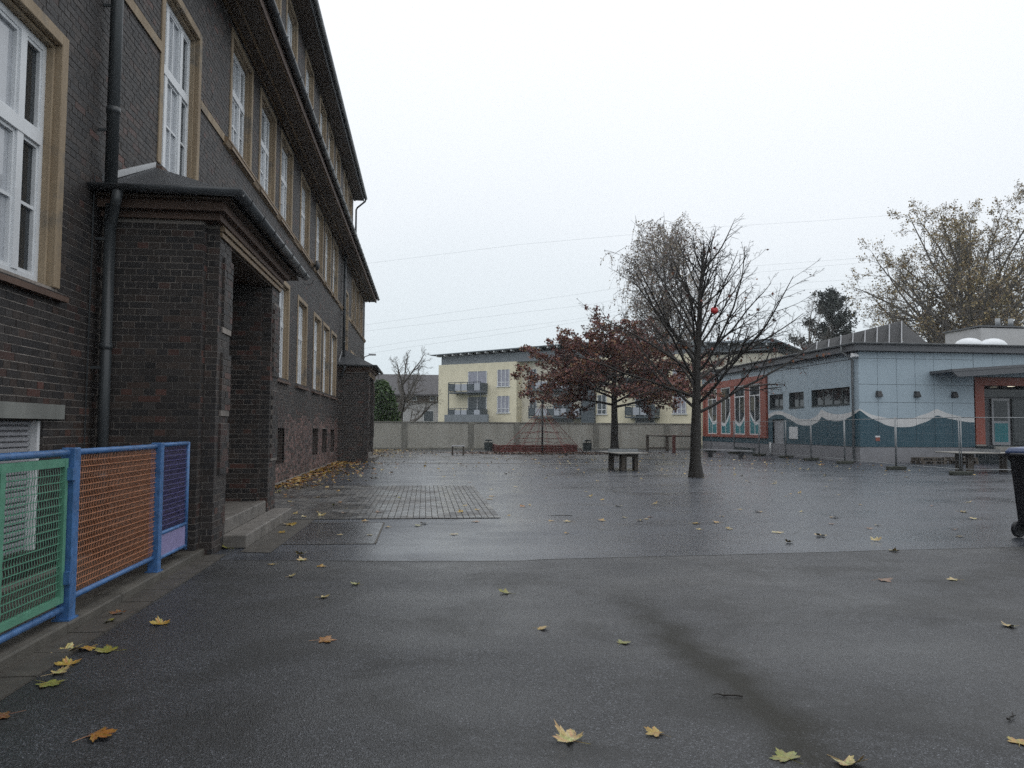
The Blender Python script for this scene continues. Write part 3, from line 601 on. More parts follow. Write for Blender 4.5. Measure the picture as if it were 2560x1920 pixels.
    for i in range(8): y = e0 + .35 + i * .72; part('gutter_bracket', MB().tube([(ex - .02, y, ez - .03), (ex + .0, y, ez - .07), (ex + .07, y, ez - .085), (ex + .14, y, ez - .05), (ex + .155, y, ez + .005)], .007, 4), M['darkmetal'], g1)
    part('pipe_elbow', MB().tube([(XF + .3, e0 - .07, ez - .05), (XF + .26, e0 - .03, ez - .2), (XF + .15, Y - .13, ez - .36), (XF + .14, Y - .14, ez - .5)], .058, 10), M['pipe'], ph, True)
    return ph
porch1 = porch(0, 'porch1'); porch2 = porch(24.8, 'porch2')

# the 300 bricks that show largest are objects, the rest of each surface one part
def shown(bx):
    x0, y0, z0, x1, y1, z1 = bx[:6]
    if bx[7] == 'wall' or abs(x1 - x0) < .1 and abs(y1 - y0) > .06 and x1 > -2.6: q = [(x1, y0, z0), (x1, y1, z0), (x1, y1, z1), (x1, y0, z1)]
    else: q = [(x0, y0, z0), (x1, y0, z0), (x1, y0, z1), (x0, y0, z1)]
    P = [project(p) for p in q]
    if any(p[2] < 1 for p in P): return 0
    cx, cy = sum(p[0] for p in P) / 4, sum(p[1] for p in P) / 4
    if not (5 < cx < 2555 and 5 < cy < 1915): return 0
    if bx[7] == 'wall' and y0 > 9.2 and z0 < 5: return 0
    if min(x1 - x0, y1 - y0) > .2 or max(x1 - x0, y1 - y0) < .1: return 0
    return abs(sum(P[i][0] * P[(i + 1) % 4][1] - P[(i + 1) % 4][0] * P[i][1] for i in range(4))) / 2
area = np.array([shown(q) if (q[1] < 14 and q[7] != 'porch2') else 0 for q in BR]); top = set(np.argsort(-area)[:300].tolist())
cache = {}; own = {'wall': wall, 'porch1': porch1, 'porch2': porch2}
for i in top:
    x0, y0, z0, x1, y1, z1, ci, ow = BR[i]; key = (round(x1 - x0, 2), round(y1 - y0, 2), ci)
    if key not in cache: cache[key] = boxes_mesh('brick', [(0, 0, 0, round(x1 - x0, 2) if x1 - x0 > .06 else .05, round(y1 - y0, 2) if y1 - y0 > .06 else .05, z1 - z0)], [PAL[ci]], M['brick'])
    o = link('brick', cache[key], own[ow])
    thin_x = x1 - x0 < .06
    loc = Vector((x1 - .05 if thin_x else x0, y0, z0)); o.location = loc
for ow in own:
    L = [BR[i] for i in range(len(BR)) if BR[i][7] == ow and i not in top]
    cols = np.array([PAL[q[6]] for q in L]) * rng.uniform(.6, 1.4, (len(L), 1))
    o = link('brick', boxes_mesh('brick_rest', [q[:6] for q in L], cols, M['brick']), own[ow]); o['kind'] = 'stuff'

# ------------------------------------------------------------------ painted fence and gate by the porch
FX = -2.60
fence = thing('mesh_fence', (FX, 7.6, .085), 'blue framed fence with an orange mesh panel and a small purple mesh panel', 'fence')
def wire_grid(y0, y1, z0, z1, step_y, step_z, r=.0035, x=FX):
    mb = MB(); n = int((y1 - y0) / step_y)
    for i in range(1, n):
        y = y0 + (y1 - y0) * i / n; k = int((z1 - z0) / .055); mb.tube([(x + .004 * (1 if j % 2 else -1), y, z0 + (z1 - z0) * j / k) for j in range(k + 1)], r * .75, 3, False)
    n = int((z1 - z0) / step_z)
    for i in range(1, n):
        z = z0 + (z1 - z0) * i / n; mb.tube([(x + .003, y0, z), (x + .003, y1, z)], r * 1.1, 4, False)
    return mb
for y, wdt in ((6.13, .10), (8.02, .09)):
    bevel(part('post', MB().box(FX - .05, y - wdt / 2, .08, FX + .05, y + wdt / 2, 1.335), M['fblue'], fence), .006, 1)
    part('post_foot', MB().box(FX - .06, y - .08, .08, FX + .06, y + .08, .095), M['fblue'], fence)
part('top_rail', MB().tube([(FX, 6.18, 1.30), (FX, 7.975, 1.30)], .024, 10), M['fblue'], fence, True); part('bottom_rail', MB().tube([(FX, 6.18, .225), (FX, 7.975, .225)], .022, 10), M['fblue'], fence, True)
part('wire_mesh', wire_grid(6.18, 7.975, .245, 1.28, .03, .047), M['forange'], fence, kind='stuff')
part('top_rail', MB().tube([(FX, 8.065, 1.31), (FX, 9.0, 1.31)], .022, 8), M['fblue'], fence, True); part('end_post', MB().tube([(FX, 9.0, .15), (FX, 9.0, 1.325)], .024, 8), M['fblue'], fence, True)
for z in (.19, .43): part('bottom_rail', MB().tube([(FX, 8.065, z), (FX, 9.0, z)], .02, 8), M['fblue'], fence, True)
part('wire_mesh', wire_grid(8.07, 8.98, .45, 1.295, .035, .047), M['fviolet'], fence, kind='stuff'); part('infill_panel', MB().box(FX - .006, 8.09, .205, FX + .006, 8.97, .415), M['fpurple'], fence)
gate = thing('mesh_gate', (FX, 5.0, .085), 'green framed mesh gate in blue rails beside the orange fence panel', 'gate')
part('top_rail', MB().tube([(FX, 3.9, 1.30), (FX, 6.06, 1.30)], .026, 10), M['fblue'], gate, True); part('bottom_rail', MB().tube([(FX, 3.9, .17), (FX, 6.06, .17)], .026, 10), M['fblue'], gate, True)
mb = MB()
for a, c in ((4.0, 4.06), (5.13, 5.19), (6.0, 6.045)): mb.box(FX - .02, a, .22, FX + .02, c, 1.26)
for a, c in ((4.06, 5.13), (5.19, 6.0)): mb.box(FX - .018, a, .22, FX + .018, c, .27); mb.box(FX - .018, a, 1.20, FX + .018, c, 1.26)
part('gate_frame', mb, M['fgreen'], gate); part('end_post', MB().box(FX - .045, 3.82, .08, FX + .045, 3.92, 1.335), M['fblue'], gate)
for a, c in ((4.06, 5.13), (5.19, 6.0)): part('wire_mesh', wire_grid(a, c, .27, 1.20, .036, .052, .0038), M['fgreen'], gate, kind='stuff')
for z in (.35, 1.1): part('hinge', MB().box(FX + .02, 6.03, z, FX + .06, 6.09, z + .09), M['fblue'], gate)

# ------------------------------------------------------------------ wheelie bin at the right
def wheelie_bin(x, y, rz):
    t = thing('wheelie_bin', (x, y, .004), 'black two-wheeled rubbish bin with a lid coloured by bluish sheen on wet asphalt', 'rubbish bin')
    def sec(w0, d0, z): return [(-w0, -d0, z), (w0, -d0, z), (w0, d0, z), (-w0, d0, z)]
    mb = MB(); rings = [sec(.21, .25, .10), sec(.225, .265, .16), sec(.265, .32, .90), sec(.275, .33, .92), sec(.285, .345, .93), sec(.285, .345, 1.0)]; vs = [p for r_ in rings for p in r_]
    fs = [(3, 2, 1, 0)] + [(i * 4 + j, i * 4 + (j + 1) % 4, i * 4 + 4 + (j + 1) % 4, i * 4 + 4 + j) for i in range(5) for j in range(4)] + [(20, 21, 22, 23)]
    mb.add(vs, fs); parts = [bevel(part('bin_body', mb, M['bin'], t), .02, 3)]
    mb = MB(); rings = [sec(.295, .36, 1.0), sec(.30, .365, 1.03), sec(.27, .33, 1.075), sec(.17, .22, 1.09)]; mb.add([p for r_ in rings for p in r_], [(3, 2, 1, 0)] + [(i * 4 + j, i * 4 + (j + 1) % 4, i * 4 + 4 + (j + 1) % 4, i * 4 + 4 + j) for i in range(3) for j in range(4)] + [(12, 13, 14, 15)])
    parts.append(bevel(part('lid', mb, M['binlid'], t), .012, 2))
    parts.append(part('lid_rim', MB().box(-.305, -.37, .975, .305, .37, 1.005), M['bin'], t))
    for s in (-1, 1):
        wh = part('wheel', MB().tube([(-.21, s * .24, .10), (-.21, s * .30, .10)], .10, 18), M['bin'], t); bevel(wh, .01, 1)
        hb = part('hub', MB().tube([(-.21, s * .235, .10), (-.21, s * .305, .10)], .05, 12), M['darkmetal'], wh); parts += [wh]
    parts.append(part('axle', MB().tube([(-.21, -.24, .10), (-.21, .24, .10)], .012, 6), M['darkmetal'], t)); parts.append(part('handle', MB().tube([(-.30, -.22, .99), (-.35, -.22, 1.0), (-.35, .22, 1.0), (-.30, .22, .99)], .016, 8), M['bin'], t, True))
    for p in parts: p.matrix_parent_inverse = Matrix.Identity(4)
    t.rotation_euler.z = rz; t.scale = (1.1, 1.1, 1.17)
wheelie_bin(8.62, 9.98, math.radians(8))

# ------------------------------------------------------------------ yard wall
def wallY(x): return 52.9 + (x + 3.4) * .094
yw = thing('yard_wall', (8, 54, 0), 'long pale grey brick wall with dark coping at the end of the yard', 'wall')
mb = MB(); xs = [-16, 20.0]; mb.add([(xs[0], wallY(xs[0]), 0), (xs[1], wallY(xs[1]), 0), (xs[1], wallY(xs[1]), 1.84), (xs[0], wallY(xs[0]), 1.84), (xs[0], wallY(xs[0]) + .3, 0), (xs[1], wallY(xs[1]) + .3, 0), (xs[1], wallY(xs[1]) + .3, 1.84), (xs[0], wallY(xs[0]) + .3, 1.84)], [(0, 1, 2, 3), (5, 4, 7, 6), (4, 0, 3, 7), (1, 5, 6, 2), (3, 2, 6, 7)]); part('wall_face', mb, M['yardwall'], yw)
for i in range(18):
    a, c = -16 + i * 2, -16 + i * 2 + 1.985; mb = MB(); v = []
    for x in (a, c):
        for dy_, z in ((-.05, 1.84), (.35, 1.84), (.35, 1.90), (-.05, 1.90)): v.append((x, wallY(x) + dy_, z))
    mb.add(v, [(0, 1, 2, 3), (7, 6, 5, 4), (0, 4, 5, 1), (1, 5, 6, 2), (2, 6, 7, 3), (3, 7, 4, 0)]); part('coping_stone', mb, M['coping'], yw)
for x in (-1.5, 3.0, 6.2, 11.9, 17.2): part('pilaster', MB().box(x, wallY(x) - .06, 0, x + .36, wallY(x) + .02, 1.84), M['coping'], yw)
part('base_course', MB().add([(xs[0], wallY(xs[0]) - .05, 0), (xs[1], wallY(xs[1]) - .05, 0), (xs[1], wallY(xs[1]) - .05, .14), (xs[0], wallY(xs[0]) - .05, .14), (xs[0], wallY(xs[0]) + .01, .16), (xs[1], wallY(xs[1]) + .01, .16)], [(0, 1, 2, 3), (3, 2, 5, 4)]), M['coping'], yw)

# ------------------------------------------------------------------ blue pavilion with the painted wave
pav = thing('clad_pavilion', (30, 44, 0), 'flat-roofed school pavilion clad in pale blue panels with a painted wave', 'building')
BX, BY, BE = 20.1, 34.3, 55.0
mb = MB(); mb.box(BX + .27, BY + .03, 0, 25.9, BE, 5.2);
wall_quads(mb, 0, BX + .028, BY + .03, BE, 0, 5.19, [(35.08, 38.80, 2.72, 3.56), (39.62, 41.34, 2.70, 3.53), (42.05, 43.80, 2.69, 3.52), (42.0, 43.45, 0, 2.08), (44.15, 54.6, 1.0, 4.74)]); mb.box(25.9, 36.1, 0, 46, BE, 5.2); mb.box(25.901, BY + .03, 4.05, 46, 36.1, 5.199); part('core_wall', mb, M['bfascia'], pav)
part('plinth', MB().box(BX + .012, BY + .012, 0, 25.9, 44.0, .70), M['plinth'], pav); part('plinth', MB().box(BX + .0125, 44.001, 0, BX + .2, BE, .64), M['plinth'], pav)
LWIN = [(35.08, 38.80, 2.72, 3.56), (39.62, 41.34, 2.70, 3.53), (42.05, 43.80, 2.69, 3.52)]; DOOR = (42.0, 43.45, .0, 2.08)
def panel(x0, y0, z0, x1, y1, z1): part('cladding_panel', MB().box(x0, y0, z0, x1, y1, z1), M['wave'], pav)
g = .008
# left face: tall boards split round the windows and the door
ys = [34.3 + i * .97 for i in range(11)]
for a, c in zip(ys[:-1], ys[1:]):
    o = [q for q in LWIN + [DOOR] if q[0] < c - .02 and q[1] > a + .02]
    cuts = sorted({a, c, *[min(max(v, a), c) for q in o for v in q[:2]]})
    for p, r in zip(cuts[:-1], cuts[1:]):
        if r - p < .03: continue
        zs = [(.72, 4.85), (4.87, 5.17)]
        for q in o:
            if q[0] < (p + r) / 2 < q[1]: zs = [s for z0, z1 in zs for s in ((z0, min(z1, q[2])), (max(z0, q[3]), z1)) if s[1] - s[0] > .03]
        for z0, z1 in zs: panel(BX, p + (g if p == a else 0), z0 + g, BX + .022, r - (g if r == c else 0), z1 - g)
panel(BX, 44.02, 4.76, BX + .022, BE, 5.17); panel(BX, 44.02, .66, BX + .022, BE, .985)
# right face: square panels in rows
xj = [20.1, 21.04, 21.99, 22.92, 23.86, 24.76, 25.88]; zj = [.72, 2.80, 3.64, 4.86, 5.17]
for a, c in zip(xj[:-1], xj[1:]):
    for z0, z1 in zip(zj[:-1], zj[1:]): panel(a + g if a > 20.2 else a + .022, BY, z0 + g, c - g, BY + .022, z1 - g)
for i in range(10): panel(25.9 + i * 1.0, BY, 4.08, 25.9 + i * 1.0 + .985, BY + .022, 5.16)
def pav_window(y0, y1, z0, z1, n):
    mb = MB(); mb.box(BX + .03, y0, z0, BX + .26, y0 + .02, z1); mb.box(BX + .03, y1 - .02, z0, BX + .26, y1, z1); mb.box(BX + .03, y0 + .02, z1 - .02, BX + .26, y1 - .02, z1); mb.box(BX - .03, y0, z0 - .03, BX + .2, y1, z0 + .01)
    wn = part('window', mb, M['frame_dark'], pav)
    for i in range(n):
        a, c = y0 + .02 + (y1 - y0 - .04) * i / n, y0 + .02 + (y1 - y0 - .04) * (i + 1) / n
        f = MB(); f.box(BX + .15, a, z0 + .01, BX + .19, a + .05, z1 - .02); f.box(BX + .15, c - .05, z0 + .01, BX + .19, c, z1 - .02); f.box(BX + .15, a + .05, z0 + .01, BX + .19, c - .05, z0 + .06); f.box(BX + .15, a + .05, z1 - .07, BX + .19, c - .05, z1 - .02); part('frame', f, M['frame_dark'], wn)
        part('pane', MB().box(BX + .175, a + .05, z0 + .06, BX + .18, c - .05, z1 - .07), M['glass'], wn)
# cut the core behind the windows: shallow dark boxes stand in the reveal
for q, n in zip(LWIN, (4, 2, 2)): pav_window(*q, n)
dr = part('door', MB().box(BX + .10, 42.04, .02, BX + .16, 43.41, 2.04), M['doorgrey'], pav)
part('door_handle', MB().box(BX + .05, 42.18, .98, BX + .10, 42.32, 1.02), M['steel'], dr)
# red window band
RW = [(44.98, 46.52), (47.25, 48.85), (49.6, 51.2), (52.0, 53.65)]
rb = MB(); rb.box(BX - .10, 44.1, .99, BX + .05, 44.42, 4.74); rb.box(BX - .10, 54.3, .99, BX + .05, 54.6, 4.74); rb.box(BX - .101, 44.42, .99, BX + .05, 54.3, 1.17); rb.box(BX - .101, 44.42, 4.30, BX + .05, 54.3, 4.74)
band = part('red_window_band', rb, M['red'], pav)
e_ = [44.42] + [v for q in RW for v in q] + [54.3]
for a, c in zip(e_[::2], e_[1::2]): part('red_pier', MB().box(BX - .045, a, 1.17, BX + .16, c, 4.30), M['red'], band)
for k, (a, c) in enumerate(RW):
    part('pane', MB().box(BX - .03, a, 1.17, BX - .02, c, 4.3), M['glass'], band)
    f = MB(); f.box(BX - .06, a, 1.17, BX - .031, a + .07, 4.3); f.box(BX - .06, c - .07, 1.17, BX - .031, c, 4.3); f.box(BX - .06, a + .07, 3.55, BX - .031, c - .07, 3.62); f.box(BX - .06, (a + c) / 2 - .03, 1.24, BX - .0315, (a + c) / 2 + .03, 3.55); f.box(BX - .06, a + .07, 1.17, BX - .031, c - .07, 1.24); f.box(BX - .06, a + .07, 4.23, BX - .031, c - .07, 4.3); part('frame', f, M['white'], band)
    n = 10; h0 = [(1.95, 2.35), (2.2, 1.9), (2.55, 1.75), (1.95, 2.5)][k]; w0 = a + .08; wd = (c - a - .16)
    up_ = lambda t: (h0[0] + (h0[1] - h0[0]) * t - .35 * math.sin(math.pi * t)); P = [(w0 + wd * i / n, up_(i / n)) for i in range(n + 1)]
    part('teal_film', MB().prism([(w0, 1.26)] + [(w0 + wd, 1.26)] + P[::-1], 0, BX - .036, BX - .0325), M['teal'], band)
    part('white_film', MB().prism([(p, q) for p, q in P] + [(p, q + .22) for p, q in P[::-1]], 0, BX - .0362, BX - .0323), M['white'], band)
# roof
part('fascia_board', MB().box(BX - .34, BY - .34, 5.19, 47, BE + .3, 5.48), M['bfascia'], pav)
gl = part('gutter', half_gutter(MB(), (BX - .42, BE + .3, 5.56), (BX - .42, BY - .42, 5.56), .085), M['bgutter'], pav, True); part('gutter', half_gutter(MB(), (BX - .5, BY - .42, 5.56), (47, BY - .42, 5.56), .085), M['bgutter'], pav, True)
mb = MB(); mb.add([(BX - .36, BY - .36, 5.49), (47, BY - .36, 5.49), (47, BE + .3, 5.49), (BX - .36, BE + .3, 5.49), (BX + 2.5, BY + 2.5, 5.74), (47, BY + 2.5, 5.74), (47, BE, 5.74), (BX + 2.5, BE, 5.74)], [(0, 1, 5, 4), (1, 2, 6, 5), (2, 3, 7, 6), (3, 0, 4, 7), (4, 5, 6, 7)]); part('roof', mb, M['groof'], pav)
part('downpipe', MB().tube([(BX - .42, 35.0, 5.5), (BX - .42, 35.0, 5.2), (BX - .25, 34.78, 5.0), (BX - .07, 34.72, 4.8), (BX - .07, 34.72, .02)], .05, 8), M['bgutter'], pav, True)
part('downpipe', MB().tube([(BX - .06, 43.62, .02), (BX - .06, 43.62, .75)], .06, 8), M['white'], pav, True); part('downpipe', MB().tube([(BX - .12, 55.05, .02), (BX - .12, 55.05, 5.4)], .05, 8), M['bgutter'], pav, True)
part('ventilation_grille', MB().box(BX - .02, 45.9, .04, BX + .05, 49.2, .36), M['frame_dark'], pav)
for i in range(5): pass
def wedge(name, x, y, z, w0, h, d, mat): return part(name, MB().add([(x - w0 * .4, y, z + h), (x + w0 * .4, y, z + h), (x + w0 * .5, y, z), (x - w0 * .5, y, z), (x - w0 * .3, y - d * .6, z + h * .9), (x + w0 * .3, y - d * .6, z + h * .9), (x + w0 * .42, y - d, z + .02), (x - w0 * .42, y - d, z + .02)], [(0, 1, 2, 3), (7, 6, 5, 4), (0, 4, 5, 1), (1, 5, 6, 2), (2, 6, 7, 3), (3, 7, 4, 0)]), mat, pav)
for x in (21.07, 22.97, 24.86): wedge('wall_light', x, BY, 3.05, .31, .29, .18, M['darkmetal'])
wedge('floodlight', 19.93, BY + .1, 4.9, .32, .2, .25, M['white'])
part('floodlight_arm', MB().box(19.93, BY - .02, 4.98, 20.12, BY + .04, 5.03), M['white'], pav)
part('notice_board', MB().box(BX - .03, 40.33, 1.0, BX - .001, 41.32, 1.66), M['white'], pav)
part('warning_plate', MB().box(20.86, BY - .012, 1.17, 21.1, BY - .001, 1.24), M['white'], pav); part('warning_plate', MB().box(20.88, BY - .012, 1.0, 21.09, BY - .001, 1.165), M['red'], pav)
# entrance: post, beam, canopy, glazed door, terrace
part('entrance_post', MB().box(25.96, BY + .02, .86, 26.43, BY + .5, 3.66), M['red'], pav); part('entrance_beam', MB().box(25.96, BY + .02, 3.661, 36, BY + .5, 4.04), M['red'], pav); part('post_base', MB().box(25.94, BY + .0, .78, 26.45, BY + .52, .858), M['concrete'], pav)
cn = part('canopy', MB().add([(23.65, 32.7, 4.16), (34, 32.7, 4.92), (34, BY - .01, 4.92), (23.65, BY - .01, 4.16), (23.65, 32.7, 4.28), (34, 32.7, 5.04), (34, BY - .01, 5.04), (23.65, BY - .01, 4.28)], [(3, 2, 1, 0), (4, 5, 6, 7), (0, 1, 5, 4), (1, 2, 6, 5), (2, 3, 7, 6), (3, 0, 4, 7)]), M['bfascia'], pav)
part('canopy_edge', MB().add([(23.95, 32.72, 3.93), (34, 32.72, 4.66), (34, 32.85, 4.66), (23.95, 32.85, 3.93), (23.7, 32.72, 4.158), (34, 32.72, 4.915), (34, 32.85, 4.915), (23.7, 32.85, 4.158)], [(3, 2, 1, 0), (0, 1, 5, 4), (1, 2, 6, 5), (2, 3, 7, 6), (3, 0, 4, 7), (4, 5, 6, 7)]), M['bfascia'], cn)
part('terrace', MB().box(25.91, 32.6, 0, 38, 36.09, .78), M['frame_dark'], pav); part('terrace_edge', MB().box(25.5, 32.5, .6, 38, 32.599, .8), M['concrete'], pav)
part('side_wall', MB().box(26.6, 35.7, .79, 27.3, 36.05, 3.9), M['yellow'], pav)
ent = part('entrance_door', MB().box(28.08, 35.98, .80, 29.04, 36.02, 3.12), M['doorgrey'], pav)
part('pane', MB().box(28.2, 35.965, 2.0, 28.92, 35.979, 3.0), M['glass'], ent); part('door_panel', MB().box(28.2, 35.965, .95, 28.92, 35.979, 1.88), M['teal'], ent)
for k in range(3):
    a = 29.2 + k * 1.5; gw = part('entrance_window', MB().box(a, 36.0, .82, a + 1.4, 36.05, 3.12), M['frame_dark'], pav); part('pane', MB().box(a + .06, 35.985, .9, a + 1.34, 35.999, 3.05), M['glass'], gw)
part('entrance_window', MB().box(27.35, 36.0, 3.2, 33.6, 36.05, 3.9), M['glass'], pav)
part('ceiling_lamp', MB().lathe([(.02, -.06), (.16, -.05), (.17, 0.0), (.02, .02)], 28.7, 35.4, 3.74, 14), M['lit'], pav, True)
part('lamp_rod', MB().cyl(28.7, 35.4, 3.75, 4.05, .02, 6), M['darkmetal'], pav)
# on the roof
sa = thing('solar_array', (24.5, 40, 5.74), 'row of tilted dark solar panels on pale struts on the pavilion roof', 'solar panels')
N = 8; SP = [Vector((21.2 + 4.7 * i / N, 41.6 - 2.0 * i / N, 5.72)) for i in range(N + 1)]; SH = [.55 + 1.35 * i / N for i in range(N + 1)]; bk = Vector((.75, 1.5, 0))
for i in range(N):
    p, q = SP[i], SP[i] + (SP[i + 1] - SP[i]) * .96; hp, hq = SH[i], SH[i] + (SH[i + 1] - SH[i]) * .96
    v = [p + bk * .1 * hp + Vector((0, 0, .1)), q + bk * .1 * hq + Vector((0, 0, .1)), q + bk * .45 * hq + Vector((0, 0, hq)), p + bk * .45 * hp + Vector((0, 0, hp))]; t_ = Vector((0, .05, .02))
    part('panel', MB().add([x[:] for x in v] + [(x + t_)[:] for x in v], [(3, 2, 1, 0), (4, 5, 6, 7), (0, 1, 5, 4), (1, 2, 6, 5), (2, 3, 7, 6), (3, 0, 4, 7)]), M['solar'], sa)
    a_ = SP[i + 1]; h_ = SH[i + 1]; part('strut', MB().tube([(a_ + Vector((-.12 * h_, -.06, .0)))[:], (a_ + bk * .43 * h_ + Vector((0, -.06, h_)))[:]], .035, 6), M['doorgrey'], sa)
    part('brace', MB().tube([(p + Vector((0, -.03, .0)))[:], (q + bk * .43 * hq + Vector((0, -.06, hq)))[:]], .02, 5), M['darkmetal'], sa)
a_ = SP[N]; h_ = SH[N]; tp = a_ + bk * .45 * h_ + Vector((0, 0, h_)); part('end_panel', MB().add([(a_ + Vector((0, 0, .05)))[:], (a_ + Vector((1.75, -.3, .05)))[:], tp[:], (tp + Vector((.03, .06, 0)))[:], (a_ + Vector((1.78, -.2, .05)))[:], (a_ + Vector((.03, .1, .05)))[:]], [(0, 1, 2), (3, 4, 5), (1, 4, 3, 2), (0, 2, 3, 5), (0, 5, 4, 1)]), M['solar'], sa)
for k, x in enumerate((28.45, 29.8)):
    d = thing('roof_dome', (x, 38, 5.74), 'white domed rooflight on the pavilion roof ' + ('beside the grey plant box' if k else 'with its twin between it and the plant box'), 'skylight')
    part('dome', MB().lathe([(.72, .12), (.68, .30), (.55, .46), (.35, .57), (.12, .62), (.01, .625)], x, 38, 5.76, 18), M['dome'], d, True); part('upstand', MB().box(x - .74, 37.26, 5.73, x + .74, 38.74, 5.879), M['bfascia'], d)
pb = thing('plant_box', (33, 41, 5.74), 'pale grey ventilation box with two pipe vents on the pavilion roof', 'ventilation unit')
part('casing', MB().prism([(40, 5.74), (43, 5.74), (43, 7.28), (41.0, 7.28), (40, 7.22)], 0, 30.7, 37), M['hwall'], pb); part('cover', MB().box(30.6, 39.95, 7.285, 37.1, 43.1, 7.36), M['bfascia'], pb)
for x in (32.2, 33.0): part('vent', MB().cyl(x, 40.6, 7.36, 7.86, .13, 12), M['steel'], pb, True)

# ------------------------------------------------------------------ mobile site fence, feet
FP = [(18.7, 49.6), (18.86, 46.1), (18.95, 42.7), (19.05, 39.6), (18.8, 36.4), (18.56, 32.9), (17.92, 28.1), (18.0, 24.6), (21.4, 24.0), (24.8, 23.6)]
FLAB = ['by the red window band', 'next to the white bench', 'in front of the grey door', 'in front of the white notice board', 'beside the pavilion corner downpipe', 'in front of the square blue panels', 'leading to the table with pallets behind', 'in front of the concrete table', 'running off towards the entrance']
for i in range(len(FP) - 1):
    a, c = Vector(FP[i] + (0,)), Vector(FP[i + 1] + (0,)); d = (c - a).normalized(); a2, c2 = a + d * .04, c - d * .04; L = (c2 - a2).length
    t = thing('site_fence_panel', a[:], 'galvanised mesh site fence panel ' + FLAB[i], 'fence panel', 'mobile site fence panels')
    U = lambda s, z: (a2.x + d.x * s, a2.y + d.y * s, z)
    part('post', MB().tube([U(0, .05), U(0, 2.0)], .021, 6), M['steel'], t, True); part('post', MB().tube([U(L, .05), U(L, 2.0)], .021, 6), M['steel'], t, True)
    part('top_rail', MB().tube([U(0, 1.95), U(L, 1.95)], .015, 5), M['steel'], t, True); part('bottom_rail', MB().tube([U(0, .2), U(L, .2)], .015, 5), M['steel'], t, True)
    mb = MB(); n = int(L / .11)
    for k in range(1, n): mb.tube([U(L * k / n, .2), U(L * k / n, 1.95)], .0016, 3, False)
    for z in (.5, .8, 1.1, 1.4, 1.7): mb.tube([U(0, z), U(L, z)], .0018, 3, False)
    part('wire_mesh', mb, M['steel'], t, kind='stuff')
for i, (x, y) in enumerate(FP):
    mb = MB(); mb.box(x - .36, y - .12, .0, x + .36, y + .12, .13); o = link('fence_foot', mb.mesh('fence_foot', M['rubber']))
    bevel(o, .02, 1); tag(o, 'dark oblong rubber fence foot ' + (FLAB + ['standing before the entrance terrace'])[i], 'fence foot', 'mobile fence feet')

# ------------------------------------------------------------------ yard furniture
def slab_table(x, y, rz, lw, ll, zt, label, cat):
    t = thing('table_tennis_table', (x, y, 0), label, cat); ps = []
    ps.append(bevel(part('table_top', MB().box(-lw / 2, -ll / 2, zt - .045, lw / 2, ll / 2, zt), M['concrete'], t), .015))
    for s in (-1, 1):
        for q in (-1, 1): ps.append(bevel(part('leg', MB().box(q * lw * .21 - .07, s * ll * .28 - .12, 0, q * lw * .21 + .07, s * ll * .28 + .12, zt - .15), M['wood'], t), .01))
        ps.append(part('cross_beam', MB().box(-lw * .27, s * ll * .28 - .1, zt - .15, lw * .27, s * ll * .28 + .1, zt - .0451), M['wood'], t))
    ps.append(part('net_bar', MB().box(-lw / 2, -.01, zt, lw / 2, .01, zt + .12), M['steel'], t))
    for p in ps: p.matrix_parent_inverse = Matrix.Identity(4)
    t.rotation_euler.z = math.radians(rz); return t
slab_table(7.25, 28.1, 8, 1.2, 1.9, .64, 'concrete table tennis table on dark legs under the leafless tree', 'table')
slab_table(20.5, 26.6, 86, 1.52, 3.0, .72, 'concrete table tennis table behind the site fence near the stacked pallets', 'table')
t = thing('bench', (15.9, 39.8, 0), 'low white slab bench on two thin legs before the red window band', 'bench')
a, c = Vector((15.1, 41.4, 0)), Vector((16.6, 38.5, 0)); d = (c - a).normalized(); nn = Vector((-d.y, d.x, 0)) * .19
v = [(a + nn), (c + nn), (c - nn), (a - nn)]; part('seat', MB().add([(p + Vector((0, 0, .36)))[:] for p in v] + [(p + Vector((0, 0, .42)))[:] for p in v], [(3, 2, 1, 0), (4, 5, 6, 7), (0, 1, 5, 4), (1, 2, 6, 5), (2, 3, 7, 6), (3, 0, 4, 7)]), M['doorgrey'], t)
for s in (.18, .82): p = a + (c - a) * s; part('leg', MB().box(p.x - .12, p.y - .05, 0, p.x + .12, p.y + .05, .36), M['darkmetal'], t)
t = thing('stool_table', (1.84, 43.2, 0), 'small grey square seat on dark legs before the yard wall', 'seat')
bevel(part('seat', MB().box(1.5, 42.95, .46, 2.2, 43.55, .52), M['doorgrey'], t), .01)
for x in (1.55, 2.15):
    for y in (43.0, 43.5): part('leg', MB().box(x - .03, y - .03, 0, x + .03, y + .03, .46), M['wood'], t)
for (x, y, lab) in ((4.08, 50.0, 'dark litter bin by the yard wall left of the red sand box'), (10.5, 49.9, 'dark litter bin standing between the climbing net and the red-leaved tree')):
    lab = lab.replace(' left of', ' beside')
    t = thing('litter_bin', (x, y, 0), lab, 'litter bin', 'litter bins by the wall')
    mb = MB(); mb.add([(x - .24, y - .2, .05), (x + .24, y - .2, .05), (x + .24, y + .2, .05), (x - .24, y + .2, .05), (x - .27, y - .23, .58), (x + .27, y - .23, .58), (x + .27, y + .23, .58), (x - .27, y + .23, .58)], [(3, 2, 1, 0), (4, 5, 6, 7), (0, 1, 5, 4), (1, 2, 6, 5), (2, 3, 7, 6), (3, 0, 4, 7)]); bevel(part('container', mb, M['litterbin'], t), .03, 2)
    part('post', MB().cyl(x, y + .25, 0, .75, .03, 8), M['darkmetal'], t); part('hood', MB().prism([(x - .27, .66), (x + .27, .66), (x + .16, .76), (x - .16, .76)], 1, y - .23, y + .28), M['litterbin'], t)
